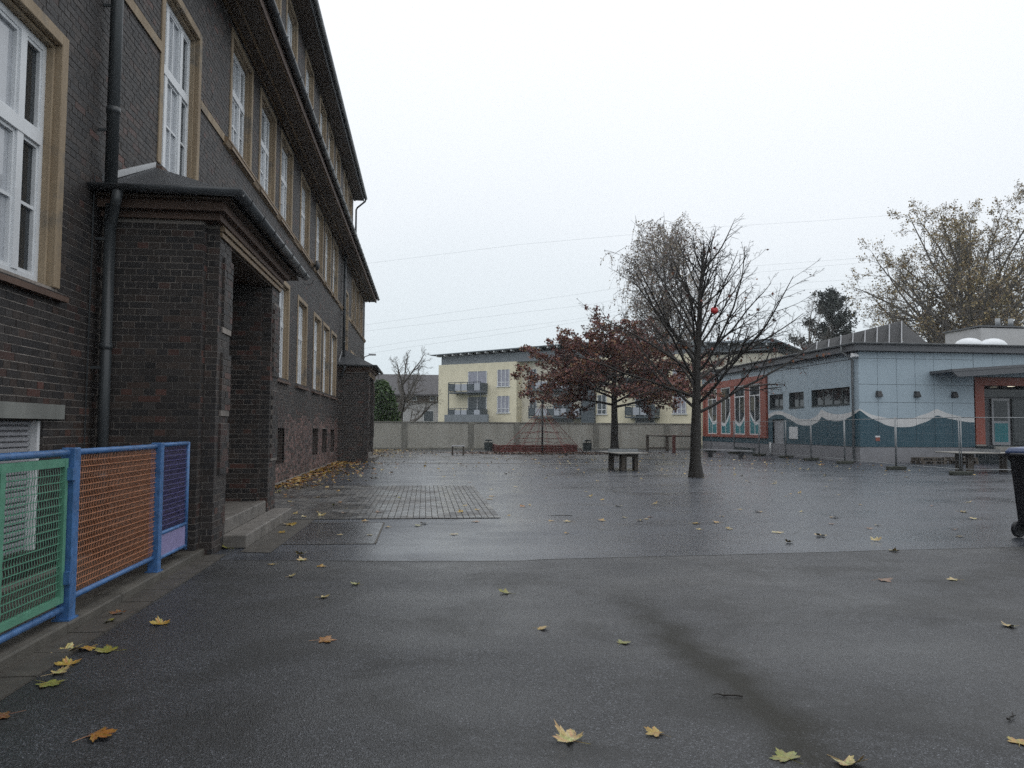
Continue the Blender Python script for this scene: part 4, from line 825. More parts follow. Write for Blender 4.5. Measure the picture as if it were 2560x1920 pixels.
# wooden climbing frame by the wall
t = thing('beam_frame', (15.7, 50, 0), 'low wooden play frame of red-brown posts and beams by the yard wall', 'play frame')
pp = [(14.95, 51.4), (16.5, 52.0), (15.45, 47.3), (16.75, 47.3)]
for i, (x, y) in enumerate(pp): bevel(part('post', MB().box(x - .09, y - .09, 0, x + .09, y + .09, 1.12), M['redwood'] if i > 1 else M['wood'], t), .015)
for i, j in ((0, 1), (2, 3), (0, 2), (1, 3)): part('beam', MB().tube([pp[i] + (1.06,), pp[j] + (1.06,)], .055, 8), M['wood'], t, True)
part('beam', MB().tube([pp[0] + (.22,), pp[1] + (.22,)], .05, 8), M['wood'], t, True)
# sand box edge and climbing net
t = thing('sand_box', (6.9, 48.2, 0), 'long red timber wall of the sand pit behind the climbing net', 'sand pit')
for k in range(3): bevel(part('plank', MB().box(4.4, 47.6 + .0, .02 + k * .15, 9.4, 47.7, .16 + k * .15), M['redwood'], t), .01)
for x in (4.5, 6.1, 7.7, 9.2): part('post', MB().box(x, 47.7, 0, x + .12, 47.82, .44), M['redwood'], t)
part('side_plank', MB().box(4.4, 47.82, .02, 4.5, 51.5, .46), M['redwood'], t); part('side_plank', MB().box(9.3, 47.82, .02, 9.4, 51.5, .46), M['redwood'], t)
net = thing('climbing_net', (6.85, 45.2, 0), 'pyramid climbing net of dark red ropes on a slim steel pole', 'climbing net')
NP = Vector((6.85, 45.2, 0)); part('pole', MB().tube([NP[:], (NP.x, NP.y, 3.05)], .055, 8), M['darkmetal'], net, True); part('pole_cap', MB().lathe([(.03, 0), (.09, .03), (.08, .1), (.02, .14)], NP.x, NP.y, 3.03, 10), M['darkmetal'], net)
cor = [NP + Vector((math.cos(a_) * 2.75, math.sin(a_) * 2.75, .12)) for a_ in [math.radians(20 + 90 * k) for k in range(4)]]; apx = NP + Vector((0, 0, 2.95)); shd = [NP + Vector((math.cos(a_) * .55, math.sin(a_) * .55, 2.2)) for a_ in [math.radians(20 + 90 * k) for k in range(4)]]
for k in range(4):
    part('main_rope', MB().tube([apx[:], shd[k][:], cor[k][:]], .016, 5), M['rope'], net); part('anchor', MB().cyl(cor[k].x, cor[k].y, 0, .14, .05, 8), M['darkmetal'], net)
mb = MB()
for lev in np.linspace(.1, .98, 6):
    ring = []
    for k in range(4):
        p = shd[k] + (cor[k] - shd[k]) * lev; q = shd[(k + 1) % 4] + (cor[(k + 1) % 4] - shd[(k + 1) % 4]) * lev
        sag = [p + (q - p) * s + (NP + Vector((0, 0, p.z)) - (p + q) / 2) * (.25 * math.sin(math.pi * s)) for s in np.linspace(0, 1, 7)]; mb.tube([x[:] for x in sag], .011, 4, False)
for k in range(4):
    for s in np.linspace(.25, .75, 3):
        p = shd[k] + (shd[(k + 1) % 4] - shd[k]) * s; q = cor[k] + (cor[(k + 1) % 4] - cor[k]) * s; q = q + (NP - q) * .2 * math.sin(math.pi * s); q.z = .25; mb.tube([p[:], q[:]], .010, 4, False)
for lev in (.5, 1.1, 1.7):
    for k in range(4):
        p = cor[k] + (shd[k] - cor[k]) * (lev / 2.2); mb.tube([(NP.x, NP.y, lev + .25), p[:]], .011, 4, False)
part('net_ropes', mb, M['rope'], net, kind='stuff')
# pallets by the plinth
for k, (x, y, z, rz) in enumerate(((22.6, 33.0, 0, 3), (22.65, 33.05, .145, -4), (24.3, 33.2, 0, 8), (24.25, 33.2, .145, 2))):
    t = thing('pallet', (x, y, z), ['worn wooden pallet on the ground at the free end of the pallet row', 'worn wooden pallet lying on top at the free end of the pallet row', 'worn wooden pallet on the ground towards the terrace', 'worn wooden pallet lying on top towards the terrace'][k], 'pallet', 'pallets by the plinth'); ps = []
    for i in range(5): ps.append(part('deck_board', MB().box(-.6, -.4 + i * .168, .12, .6, -.4 + i * .168 + .12, .143), M['wood'], t))
    for i in range(3):
        for j in range(3): ps.append(part('block', MB().box(-.6 + i * .53, -.4 + j * .345, .02, -.6 + i * .53 + .14, -.4 + j * .345 + .11, .119), M['wood'], t))
        ps.append(part('base_board', MB().box(-.6, -.4 + i * .345, 0, .6, -.4 + i * .345 + .11, .019), M['wood'], t))
    for p in ps: p.matrix_parent_inverse = Matrix.Identity(4)
    t.rotation_euler.z = math.radians(rz)

# ------------------------------------------------------------------ apartment block beyond the wall
AO, AU, AN = Vector((1.5, 88, 0)), Vector((.78, -.625, 0)).normalized(), Vector((-.625, -.78, 0)).normalized()
apt = thing('apartment_building', (14, 80, 0), 'three-storey cream apartment block with grey attic storey and balconies', 'building')
def A(u, o, z): p = AO + AU * u + AN * o; return (p.x, p.y, z)
def abox(u0, o0, z0, u1, o1, z1, mb=None):
    mb = mb or MB(); v = [A(u0, o0, z0), A(u1, o0, z0), A(u1, o1, z0), A(u0, o1, z0), A(u0, o0, z1), A(u1, o0, z1), A(u1, o1, z1), A(u0, o1, z1)]
    return mb.add(v, [(3, 2, 1, 0), (4, 5, 6, 7), (0, 1, 5, 4), (1, 2, 6, 5), (2, 3, 7, 6), (3, 0, 4, 7)])
part('wall', abox(0, -11, 0, 10.35, 0, 8.52), M['yellow'], apt); part('wall', abox(10.351, -11, 0, 19.0, -1.0, 8.52), M['cream'], apt); part('wall', abox(19.001, -11, 0, 30.0, 0, 8.5), M['yellow'], apt); part('wall', abox(30.001, -11, 0, 37, -.8, 8.3), M['cream'], apt)
part('attic_wall', abox(.2, -10.8, 8.521, 36.8, -.25, 9.5), M['agrey'], apt)
mb = MB(); v = [A(-.8, .55, 9.62), A(37.6, .55, 10.3), A(37.6, -11.5, 10.3), A(-.8, -11.5, 9.62)]; v2 = [A(-.8, .55, 9.74), A(37.6, .55, 10.42), A(37.6, -11.5, 10.42), A(-.8, -11.5, 9.74)]
v = [A(-.8, .55, 9.58), A(18, .55, 9.98), A(37.6, .55, 9.0), A(37.6, -11.5, 9.0), A(18, -11.5, 9.98), A(-.8, -11.5, 9.58)]; v2 = [(x, y, z + .09) for x, y, z in v]
mb.add(v + v2, [(5, 4, 1, 0), (4, 3, 2, 1), (6, 7, 10, 11), (7, 8, 9, 10), (0, 1, 7, 6), (1, 2, 8, 7), (2, 3, 9, 8), (3, 4, 10, 9), (4, 5, 11, 10), (5, 0, 6, 11)]); part('roof', mb, M['aroof'], apt)
for i in range(34):
    u = i * 1.1; zz = 9.58 + (u + .8) / 18.8 * .4 if u < 18 else 9.98 - (u - 18) / 19.6 * .98; part('rafter', abox(u, -.25, zz - .2, u + .1, .5, zz - .005), M['awhite'], apt)
def apt_window(u0, u1, z0, z1, o=0, curtain=True, n=3):
    wn = part('window', abox(u0, o - .02, z0, u1, o + .012, z1), M['agrey'], apt)
    part('pane', abox(u0 + .06, o + .013, z0 + .06, u1 - .06, o + .02, z1 - .06), M['acurt'] if curtain else M['aglass'], wn)
    f = MB()
    for k in range(n + 1): u = u0 + (u1 - u0 - .08) * k / n; abox(u, o + .021, z0, u + .08, o + .06, z1, f)
    f2 = abox(u0 + .08, o + .0215, z0 + (z1 - z0) * .2, u1 - .08, o + .055, z0 + (z1 - z0) * .2 + .07); part('frame', f, M['awhite'], wn); part('transom', f2, M['awhite'], wn)
    part('sill', abox(u0 - .1, o, z0 - .12, u1 + .1, o + .12, z0 - .01), M['awhite'], wn)
for z in (5.97, 3.15): apt_window(7.95, 9.5, z, z + 1.75); apt_window(11.4, 12.25, z, z + 1.75, -1.0, False, 2); apt_window(19.8, 20.8, z - .2, z + 1.65, 0, False, 2); apt_window(27.6, 28.9, z - .2, z + 1.6)
apt_window(34.0, 35.6, 5.9, 7.4, -.8)
for z0 in (5.1, 2.3): apt_window(4.1, 6.6, z0 + .05, z0 + 2.55, 0, z0 > 4, 2); apt_window(14.2, 16.6, z0 - .2, z0 + 2.1, -1.0, False, 2); apt_window(23.8, 25.8, z0 - .2, z0 + 2.1, 0, False, 2)
def balcony(u0, u1, z, out, o=0):
    bc = part('balcony', abox(u0, o, z, u1, o + out, z + .16), M['abalc'], apt); k = int((u1 - u0) / .75)
    for i in range(k + 1): u = u0 + (u1 - u0 - .06) * i / k; part('baluster', abox(u, o + out - .06, z + .161, u + .06, o + out, z + 1.15), M['abalc'], bc)
    part('handrail', abox(u0, o + out - .07, z + 1.151, u1, o + out + .01, z + 1.22), M['abalc'], bc)
    for i in range(k): u = u0 + (u1 - u0 - .06) * i / k + .08; part('infill_panel', abox(u, o + out - .045, z + .3, u + (u1 - u0) / k - .12, o + out - .02, z + 1.0), M['apanel'] if i % 3 else M['abalc'], bc)
    for uu in (u0, u1 - .05): part('side_panel', abox(uu, o + .01, z + .25, uu + .05, o + out - .08, z + 1.1), M['abalc'], bc)
    return bc
balcony(2.4, 6.7, 5.2, 1.4); balcony(2.4, 6.7, 2.4, 1.4); balcony(12.0, 18.0, 2.5, 1.3, -1.0); balcony(12.0, 18.0, 5.3, 1.3, -1.0); balcony(23.3, 26.3, 2.5, 1.3); balcony(23.3, 26.3, 5.3, 1.3)
for u in (2.4, 6.64): part('balcony_post', abox(u, 1.3, 0, u + .08, 1.38, 5.19), M['abalc'], apt)
part('terrace_parapet', abox(2.25, 1.6, 0, 7.95, 1.8, 2.9), M['agrey'], apt); part('stair_tower', abox(18.2, -1.2, 0, 19.6, .4, 6.2), M['abalc'], apt)
# house with a big dark roof behind the bare tree
hs = thing('gabled_house', (-1, 102, 0), 'white house with a big dark roof behind the bare tree', 'house')
part('wall', MB().box(-9, 100, 0, 4.2, 110, 4.7), M['hwall'], hs); part('upper_wall', MB().box(-6, 99.7, 4.7, 4.2, 100.5, 5.9), M['hbrick'], hs)
part('roof', MB().prism([(98.9, 5.7), (104, 8.5), (112, 5.0), (112, 4.8), (104, 8.2), (98.9, 5.5)], 0, -10, 5), M['hroof'], hs)
for x in (-1.9, .6, 2.6): wn = part('window', MB().box(x, 99.66, 4.85, x + .9, 99.71, 5.45), M['awhite'], hs); part('pane', MB().box(x + .1, 99.64, 4.92, x + .8, 99.66, 5.38), M['aglass'], wn)
for x in (-4, -.2, 2.2): wn = part('window', MB().box(x, 99.94, 2.2, x + 1.4, 99.99, 3.7), M['awhite'], hs); part('pane', MB().box(x + .1, 99.92, 2.3, x + 1.3, 99.94, 3.6), M['aglass'], wn)
for x in (2.0, 3.2): part('roof_window', MB().add([(x, 100.4, 6.56), (x + .9, 100.4, 6.56), (x + .9, 101.2, 7.0), (x, 101.2, 7.0)], [(0, 1, 2, 3)]), M['dome'], hs)

# ------------------------------------------------------------------ trees
def unit(v): return v / (np.linalg.norm(v) + 1e-9)
def tubes_mesh(name, polys, mat):
    V, Fq = [], []; off = 0
    for pts, rad in polys:
        k = len(pts); n = 8 if rad[0] > .08 else (5 if rad[0] > .025 else 3)
        d = np.gradient(pts, axis=0); d /= (np.linalg.norm(d, axis=1, keepdims=True) + 1e-9)
        ref = np.array([.3, .5, .81]) if abs(d[0] @ np.array([.3, .5, .81])) < .9 else np.array([1., 0, 0])
        a = np.cross(d, ref); a /= (np.linalg.norm(a, axis=1, keepdims=True) + 1e-9); b_ = np.cross(d, a)
        t = np.arange(n) * 2 * np.pi / n
        ring = pts[:, None, :] + (a[:, None, :] * np.cos(t)[None, :, None] + b_[:, None, :] * np.sin(t)[None, :, None]) * rad[:, None, None]
        V.append(ring.reshape(-1, 3)); i, j = np.meshgrid(np.arange(k - 1), np.arange(n), indexing='ij'); j2 = (j + 1) % n
        Fq.append(np.stack([i * n + j, i * n + j2, (i + 1) * n + j2, (i + 1) * n + j], -1).reshape(-1, 4) + off); off += k * n
    me = np_mesh(name, np.concatenate(V), np.concatenate(Fq), None, mat); me.polygons.foreach_set('use_smooth', [True] * len(me.polygons)); return me
def walk(rg, p, d, L, n, wob, trop):
    pts = [np.array(p, float)]; d = unit(np.array(d, float)); s = L / n
    for i in range(n):
        d = unit(d + rg.normal(0, wob, 3) + np.array([0, 0, trop])); pts.append(pts[-1] + d * s)
    return np.array(pts)
def ramify(rg, polys, tips, p, d, L, r, lvl, spec):
    sp = spec[lvl]; n = sp['n']; pts = walk(rg, p, d, L, n, sp['wob'], sp['trop']); t = np.linspace(0, 1, n + 1)
    polys.append((pts, np.maximum(r * (1 - t) ** .8 + r * sp.get('end', .15) * t, sp.get('rmin', .004))))
    if lvl == len(spec) - 1: tips.append(pts); return
    k = sp['kids'] if isinstance(sp['kids'], int) else rg.integers(*sp['kids'])
    k = max(2, int(round(k * min(1.3, max(.5, L / sp.get('ref', L))))))
    for i in range(k):
        u = sp.get('start', .18) + (1 - sp.get('start', .18)) * (i + rg.uniform(.1, .9)) / k; u = min(u, .98); x = u * n; j = min(int(x), n - 1); q = pts[j] + (pts[j + 1] - pts[j]) * (x - j); ax = unit(pts[j + 1] - pts[j])
        az = rg.uniform(0, 2 * np.pi); h = unit(np.cross(ax, [0, 0, 1.]) + 1e-4); v = unit(np.cross(h, ax)); side = unit(h * np.cos(az) + v * np.sin(az) * sp.get('flat', 1))
        an = math.radians(rg.uniform(*sp['ang'])); dd = ax * math.cos(an) + side * math.sin(an)
        ramify(rg, polys, tips, q, dd, L * sp['len'] * (1.15 - .75 * u) * rg.uniform(.7, 1.25), max(.004, r * (1 - u) ** .8 * .6 + .003), lvl + 1, spec)
def leaves_mesh(name, rg, P, size, cols, mat, droop=.0):
    n = len(P); a = rg.normal(0, 1, (n, 3)); a /= np.linalg.norm(a, axis=1, keepdims=True); b_ = rg.normal(0, 1, (n, 3)); b_ -= a * (a * b_).sum(1, keepdims=True); b_ /= np.linalg.norm(b_, axis=1, keepdims=True); c_ = np.cross(a, b_)
    s = rg.uniform(.6, 1.3, (n, 1)) * size
    V = np.stack([P - a * s * .5, P + b_ * s * .36 + c_ * s * .12, P + a * s * .5, P - b_ * s * .36 + c_ * s * .12], 1).reshape(-1, 3)
    C = np.asarray(cols)[rg.integers(0, len(cols), n)] * rg.uniform(.7, 1.3, (n, 1))
    return np_mesh(name, V, np.arange(n * 4).reshape(-1, 4), np.repeat(C, 4, 0), mat)
def tree(name, base, label, polys, trunk_n, leafdata=None, bark='bark', group=None):
    t = thing(name, base, label, 'tree', group)
    link('trunk', tubes_mesh('trunk', polys[:trunk_n], M[bark]), t)
    o = link('crown', tubes_mesh('branches', polys[trunk_n:], M[bark]), t); o['kind'] = 'stuff'
    if leafdata is not None: o2 = link('foliage', leafdata, t); o2['kind'] = 'stuff'
    return t
def sample_tips(rg, tips, n, lo=.3, jit=.08, clump=None):
    w_ = np.array([1.0] * len(tips)); ix = rg.integers(0, len(tips), n)
    if clump is not None: ok = np.array([clump(tips[i][-1]) for i in range(len(tips))]); ok = ok / ok.sum(); ix = rg.choice(len(tips), n, p=ok)
    out = np.empty((n, 3))
    for k, i in enumerate(ix):
        p = tips[i]; u = rg.uniform(lo, 1) * (len(p) - 1); j = min(int(u), len(p) - 2); out[k] = p[j] + (p[j + 1] - p[j]) * (u - j)
    return out + rg.normal(0, jit, (n, 3))
def pin_oak(rg, base, H, r, zlo, reach, nprim, elev, spec, lean=(0, 0)):
    polys, tips = [], []; base = np.array(base, float)
    z = np.linspace(0, 1, 16); tr = base + np.stack([lean[0] * z ** 2 + rg.normal(0, .02, 16).cumsum() * .5, lean[1] * z ** 2 + rg.normal(0, .02, 16).cumsum() * .5, z * H], 1); tr[0] = base
    rad = r * (1 - z) ** .75 + .012; rad[0] *= 1.45; rad[1] *= 1.05; polys.append((tr, rad))
    for i in range(nprim):
        u = (i + rg.uniform(0, .6)) / nprim; zz = zlo + (H * .93 - zlo) * u; x = zz / H * 15; j = min(int(x), 14); q = tr[j] + (tr[j + 1] - tr[j]) * (x - j)
        az = i * 2.399 + rg.uniform(-.4, .4); e = math.radians(elev(u) + rg.uniform(-7, 7)); L = reach(u) * rg.uniform(.85, 1.12)
        ramify(rg, polys, tips, q, (math.cos(az) * math.cos(e), math.sin(az) * math.cos(e), math.sin(e)), L, r * (.33 - .20 * u), 0, spec)
    return polys, tips
rgA = np.random.default_rng(5)
specA = [dict(n=9, wob=.07, trop=.012, kids=11, len=.38, ang=(25, 48), flat=.7, start=.2, ref=4.5), dict(n=6, wob=.07, trop=.015, kids=(5, 8), len=.42, ang=(28, 55), start=.2, rmin=.005, ref=1.4), dict(n=4, wob=.10, trop=.0, rmin=.0042, kids=3, len=.5, ang=(25, 50)), dict(n=2, wob=.12, trop=0, rmin=.0036)]
polys, tips = pin_oak(rgA, (8.43, 23.66, 0), 7.5, .165, 1.95, lambda u: 4.6 * (1 - u) ** .9 + .55, 40, lambda u: 26 + 26 * min(u * 1.8, 1) + 6 * u, specA, (.35, .1))
# the leader leans out to one side at the top
for k, (dx, L) in enumerate(((.75, 2.2), (.35, 1.7), (-.3, 1.3))): ramify(rgA, polys, tips, polys[0][0][13 if k else 13], (dx, .1, 1.0), L, .035, 1, specA)
few = sample_tips(rgA, tips, 330, .5, .05, lambda p: 3.0 if (p[2] < 4.2) else .25)
tree('pin_oak_tree', (8.43, 23.66, 0), 'nearly leafless dark oak with a red ball caught in it', polys, 1, leaves_mesh('leaf', rgA, few, .12, [(.14, .035, .02), (.17, .06, .02), (.09, .03, .02)], M['leaf']))
# the red ball rests on a branch near its place in the photograph
tgt = np.array([9.0, 23.3, 4.95]); best = min((p for pl in polys[1:] if pl[1][0] > .012 for p in pl[0][1:-1]), key=lambda p: np.linalg.norm(p - tgt))
mb = MB(); mb.lathe([(.004, -.12)] + [(.12 * math.sin(a_), -.12 * math.cos(a_)) for a_ in np.linspace(.2, 2.94, 12)] + [(.004, .12)], best[0], best[1], best[2] + .125, 20); o = link('ball', mb.mesh('ball', M['ball'], True)); tag(o, 'red play ball stuck in the branches of the leafless oak', 'ball')
rgB = np.random.default_rng(21)
specB = [dict(n=8, wob=.05, trop=-.002, kids=14, len=.36, ang=(30, 55), flat=.22, start=.15, ref=4.5), dict(n=5, wob=.08, trop=0, kids=(5, 8), len=.45, ang=(30, 60), flat=.3, start=.15, rmin=.006, ref=1.4), dict(n=3, wob=.1, trop=0, rmin=.005)]
polys, tips = pin_oak(rgB, (11.05, 44.8, 0), 7.6, .24, 2.7, lambda u: 5.5 * (1 - u) ** .6 + .9, 32, lambda u: 10 + 28 * u, specB)
lv = sample_tips(rgB, tips, 34000, .15, .08, lambda p: 1.0 if p[2] < 6.9 else .45)
tree('pin_oak_tree', (11.05, 44.8, 0), 'spreading oak with rust red autumn leaves before the yard wall', polys, 1, leaves_mesh('leaf', rgB, lv, .155, [(.155, .054, .047), (.18, .061, .05), (.135, .049, .047), (.20, .075, .05), (.115, .045, .044), (.24, .105, .05), (.18, .12, .05)], M['leaf']))
# tall weeping birch behind the flats
def birch(rg, base, H):
    polys, tips = [], []; base = np.array(base, float); z = np.linspace(0, 1, 18); tr = base + np.stack([rg.normal(0, .1, 18).cumsum(), rg.normal(0, .1, 18).cumsum(), z * H], 1); tr[0] = base; polys.append((tr, .34 * (1 - z) ** .8 + .03))
    for i in range(54):
        u = .25 + .73 * (i + rg.uniform(0, .8)) / 54; x = u * 17; j = min(int(x), 16); q = tr[j] + (tr[j + 1] - tr[j]) * (x - j); az = i * 2.399; e = math.radians(36 + 16 * u); L = (9.8 - 4.2 * u) * rg.uniform(.75, 1.15)
        pl = walk(rg, q, (math.cos(az) * math.cos(e), math.sin(az) * math.cos(e), math.sin(e)), L, 8, .06, -.045); polys.append((pl, .09 * (1 - u * .7) * (1 - np.linspace(0, 1, 9)) + .012))
        for k in range(15):
            v = rg.uniform(.2, 1) * 8; jj = min(int(v), 7); p2 = pl[jj] + (pl[jj + 1] - pl[jj]) * (v - jj); s = walk(rg, p2, rg.normal(0, 1, 3) * [1, 1, .5], rg.uniform(.9, 2.0), 4, .12, -.12); polys.append((s, np.linspace(.03, .018, 5)))
            for m_ in range(3): h = walk(rg, s[rg.integers(1, 5)], rg.normal(0, .5, 3) + [0, 0, -.6], rg.uniform(1.2, 3.2), 4, .07, -.35); polys.append((h, np.full(5, .011))); tips.append(h)
    return polys, tips
rgC = np.random.default_rng(3); polys, tips = birch(rgC, (28.8, 90, 0), 24.6)
tree('birch_tree', (28.8, 90, 0), 'tall weeping birch with thin hanging twigs behind the apartment block', polys, 1, leaves_mesh('leaf', rgC, sample_tips(rgC, tips, 17000, .1, .14), .22, [(.19, .155, .10), (.23, .18, .10), (.17, .13, .10), (.24, .18, .09), (.20, .11, .08)], M['leaf']), 'bark_birch')
# big plane tree, right
def dome_len(q, d, dome):
    zc, a, b_ = dome; S_ = np.array([a, a, b_]); o_ = (q - np.array([0, 0, zc])) / S_; v = np.array(d) / S_; A_, B_, C_ = v @ v, o_ @ v, o_ @ o_ - 1; return max(1.5, .74 * (-B_ + math.sqrt(max(0, B_ * B_ - A_ * C_))) / A_)
def broad(rg, base, H, spread, r, spec, nlimb=7, fork=.28, lean=.0, dome=None):
    polys, tips = [], []; base = np.array(base, float); z = np.linspace(0, 1, 12); tr = base + np.stack([rg.normal(0, .08, 12).cumsum() + lean * z, rg.normal(0, .08, 12).cumsum(), z * H * .8], 1); tr[0] = base; polys.append((tr, r * (1 - z) ** .8 + .04))
    for i in range(nlimb):
        u = fork + (.9 - fork) * i / nlimb; x = u * 11; j = min(int(x), 10); q = tr[j] + (tr[j + 1] - tr[j]) * (x - j); az = i * 2.399 + rg.uniform(-.3, .3); e = math.radians(22 + 45 * (u - fork) / (1 - fork) + rg.uniform(-6, 6))
        ramify(rg, polys, tips, q, (math.cos(az) * math.cos(e), math.sin(az) * math.cos(e), math.sin(e)), (spread * (1.15 - .4 * u) if dome is None else dome_len(q - base, (math.cos(az) * math.cos(e), math.sin(az) * math.cos(e), math.sin(e)), dome)) * rg.uniform(.9, 1.12), r * (.5 - .3 * u), 0, spec)
    ramify(rg, polys, tips, tr[-1], (0.1, 0, 1), H * (.24 if dome is None else .10), r * .2, 0, spec); return polys, tips
specP = [dict(n=9, wob=.07, trop=.03, kids=11, len=.42, ang=(30, 60), start=.2, rmin=.02), dict(n=6, wob=.09, trop=.03, kids=(6, 9), len=.45, ang=(30, 60), start=.15, rmin=.012), dict(n=4, wob=.12, trop=0, kids=4, len=.55, ang=(30, 60), rmin=.009), dict(n=3, wob=.14, trop=-.02, rmin=.007)]
rgD = np.random.default_rng(8); polys, tips = broad(rgD, (42.3, 55.5, 0), 17.0, 11.0, .42, specP, 36, .2, 0, (11.0, 12.2, 11.2))
YG = [(.26, .20, .09), (.31, .24, .11), (.22, .18, .08), (.18, .12, .065), (.33, .26, .13), (.24, .16, .075)]
tree('plane_tree', (42.3, 55.5, 0), 'large spreading tree with thin yellow green leaves behind the plant box', polys, 1, leaves_mesh('leaf', rgD, sample_tips(rgD, tips, 27000, .1, .13), .15, YG, M['leaf']), 'bark_grey')
rgE = np.random.default_rng(18); polys, tips = broad(rgE, (50, 66, 0), 15.0, 9.5, .35, specP, 14, .25, 0, (9.0, 9.0, 7.5))
tree('plane_tree', (50, 66, 0), 'smaller yellow brown tree standing behind the large spreading tree', polys, 1, leaves_mesh('leaf', rgE, sample_tips(rgE, tips, 15000, .05, .2), .26, [(.13, .09, .03), (.11, .08, .035), (.16, .11, .035)], M['leaf']), 'bark_grey')
specS = [dict(n=8, wob=.1, trop=.03, kids=9, len=.45, ang=(30, 60), start=.2, rmin=.015), dict(n=5, wob=.12, trop=.03, kids=(5, 7), len=.5, ang=(30, 60), start=.15, rmin=.01), dict(n=4, wob=.15, trop=.02, rmin=.008, kids=3, len=.55, ang=(30, 60)), dict(n=3, wob=.15, trop=0, rmin=.006)]
rgF = np.random.default_rng(31); polys, tips = broad(rgF, (-1.95, 62, 0), 7.2, 3.9, .30, specS, 9, .22)
tree('bare_tree', (-1.95, 62, 0), 'bare spreading tree behind the yard wall in front of the white house', polys, 1, None, 'bark_grey')
for k, (x, y, H, sp, lab) in enumerate(((34.5, 66, 13.5, 5.0, 'bare grey tree behind the pavilion beside the dark pine'), (43.5, 68, 14.5, 5.5, 'bare grey tree behind the solar panels between pine and spreading tree'), (26.5, 78, 11.5, 4.5, 'bare grey tree behind the roof end of the apartment block'))):
    rgG = np.random.default_rng(40 + k); polys, tips = broad(rgG, (x, y, 0), H, sp, .22, specS, 9, .3); tree('bare_tree', (x, y, 0), lab, polys, 1, None, 'bark_grey')
# pine
rgH = np.random.default_rng(9); polys, tips = [], []; B0 = np.array([39.6, 72, 0.]); z = np.linspace(0, 1, 12); tr = B0 + np.stack([rgH.normal(0, .06, 12).cumsum(), 0 * z, z * 14.8], 1); tr[0] = B0; polys.append((tr, .26 * (1 - z) + .03)); NP_ = []
for i in range(46):
    u = .32 + .67 * (i + rgH.uniform(0, .7)) / 46; x = u * 11; j = min(int(x), 10); q = tr[j] + (tr[j + 1] - tr[j]) * (x - j); az = i * 2.399; e = math.radians(5 + 35 * u); L = 5.6 * (1.05 - u) ** .7 * rgH.uniform(.7, 1.2) + .3
    pl = walk(rgH, q, (math.cos(az) * math.cos(e), math.sin(az) * math.cos(e), math.sin(e)), L, 6, .08, .04); polys.append((pl, np.linspace(.05, .015, 7)))
    for m_ in range(int(5 + L * 4)):
        v = rgH.uniform(.25, 1) * 6; jj = min(int(v), 5); c = pl[jj] + (pl[jj + 1] - pl[jj]) * (v - jj) + rgH.normal(0, .22, 3) * [1, 1, .6]; NP_.append(c + rgH.normal(0, .17, (26, 3)))
tree('pine_tree', (39.6, 72, 0), 'dark blue green pine behind the solar panels', polys, 1, leaves_mesh('leaf', rgH, np.concatenate(NP_), .20, [(.030, .042, .036), (.038, .05, .04), (.025, .035, .034)], M['leaf']), 'bark_grey')
# evergreen bush beyond the wall
rgI = np.random.default_rng(10); n = 9000; th = rgI.uniform(0, 2 * np.pi, n); zz = rgI.uniform(.02, 1, n); rr = (1.15 * (1 - (2 * zz - .75) ** 4 * .35) * (1 + .16 * np.sin(3 * th + 6 * zz) + .1 * np.sin(7 * th - 9 * zz))) * rgI.uniform(.55, 1, n) ** .35
P_ = np.stack([-3.15 + rr * np.cos(th), 57 + rr * np.sin(th), .2 + zz * 4.6], 1) + rgI.normal(0, .08, (n, 3))
t = thing('evergreen_bush', (-3.15, 57, 0), 'dense green columnar bush behind the wall next to the porch', 'bush'); o = link('foliage', leaves_mesh('leaf', rgI, P_, .20, [(.035, .075, .022), (.05, .10, .025), (.028, .06, .02), (.07, .12, .03)], M['leaf']), t); o['kind'] = 'stuff'
part('trunk', MB().tube([(-3.15, 57, 0), (-3.1, 57.05, 1.5), (-3.15, 57, 3.8)], [.12, .09, .03], 8), M['bark_grey'], t)

# ------------------------------------------------------------------ overhead wires
W_ = [[(-60, 172, 16), (-10.7, 160, 22.5), (33.8, 160, 30.0), (68.4, 160, 36.6), (101.4, 160, 39.9), (160, 160, 43)], [(-60, 172, 15), (-10.7, 160, 21.2), (34.8, 160, 27.6), (69.4, 160, 35.2), (101.4, 160, 39.0), (160, 160, 42)], [(-60, 172, 30), (20, 165, 41), (62.7, 160, 45.1), (83.2, 160, 47.0), (102.7, 160, 49.1), (160, 160, 53)], [(-60, 172, 9), (-3.7, 160, 17.8), (19.2, 160, 21.5), (70, 160, 31), (160, 160, 38)], [(-60, 172, 10), (-3.7, 160, 19.0), (30.9, 160, 24.3), (70, 160, 32.5), (160, 160, 40)]]
for k, p in enumerate(W_):
    o = link('power_line', MB().tube(p, .018, 4).mesh('power_line', M['wire'])); tag(o, ['upper thin grey overhead cable of the close pair', 'lower thin grey overhead cable of the close pair', 'highest thin grey overhead cable far above the others', 'lowest thin grey overhead cable above the flats', 'second lowest thin grey overhead cable above the flats'][k], 'power line', 'overhead power cables')

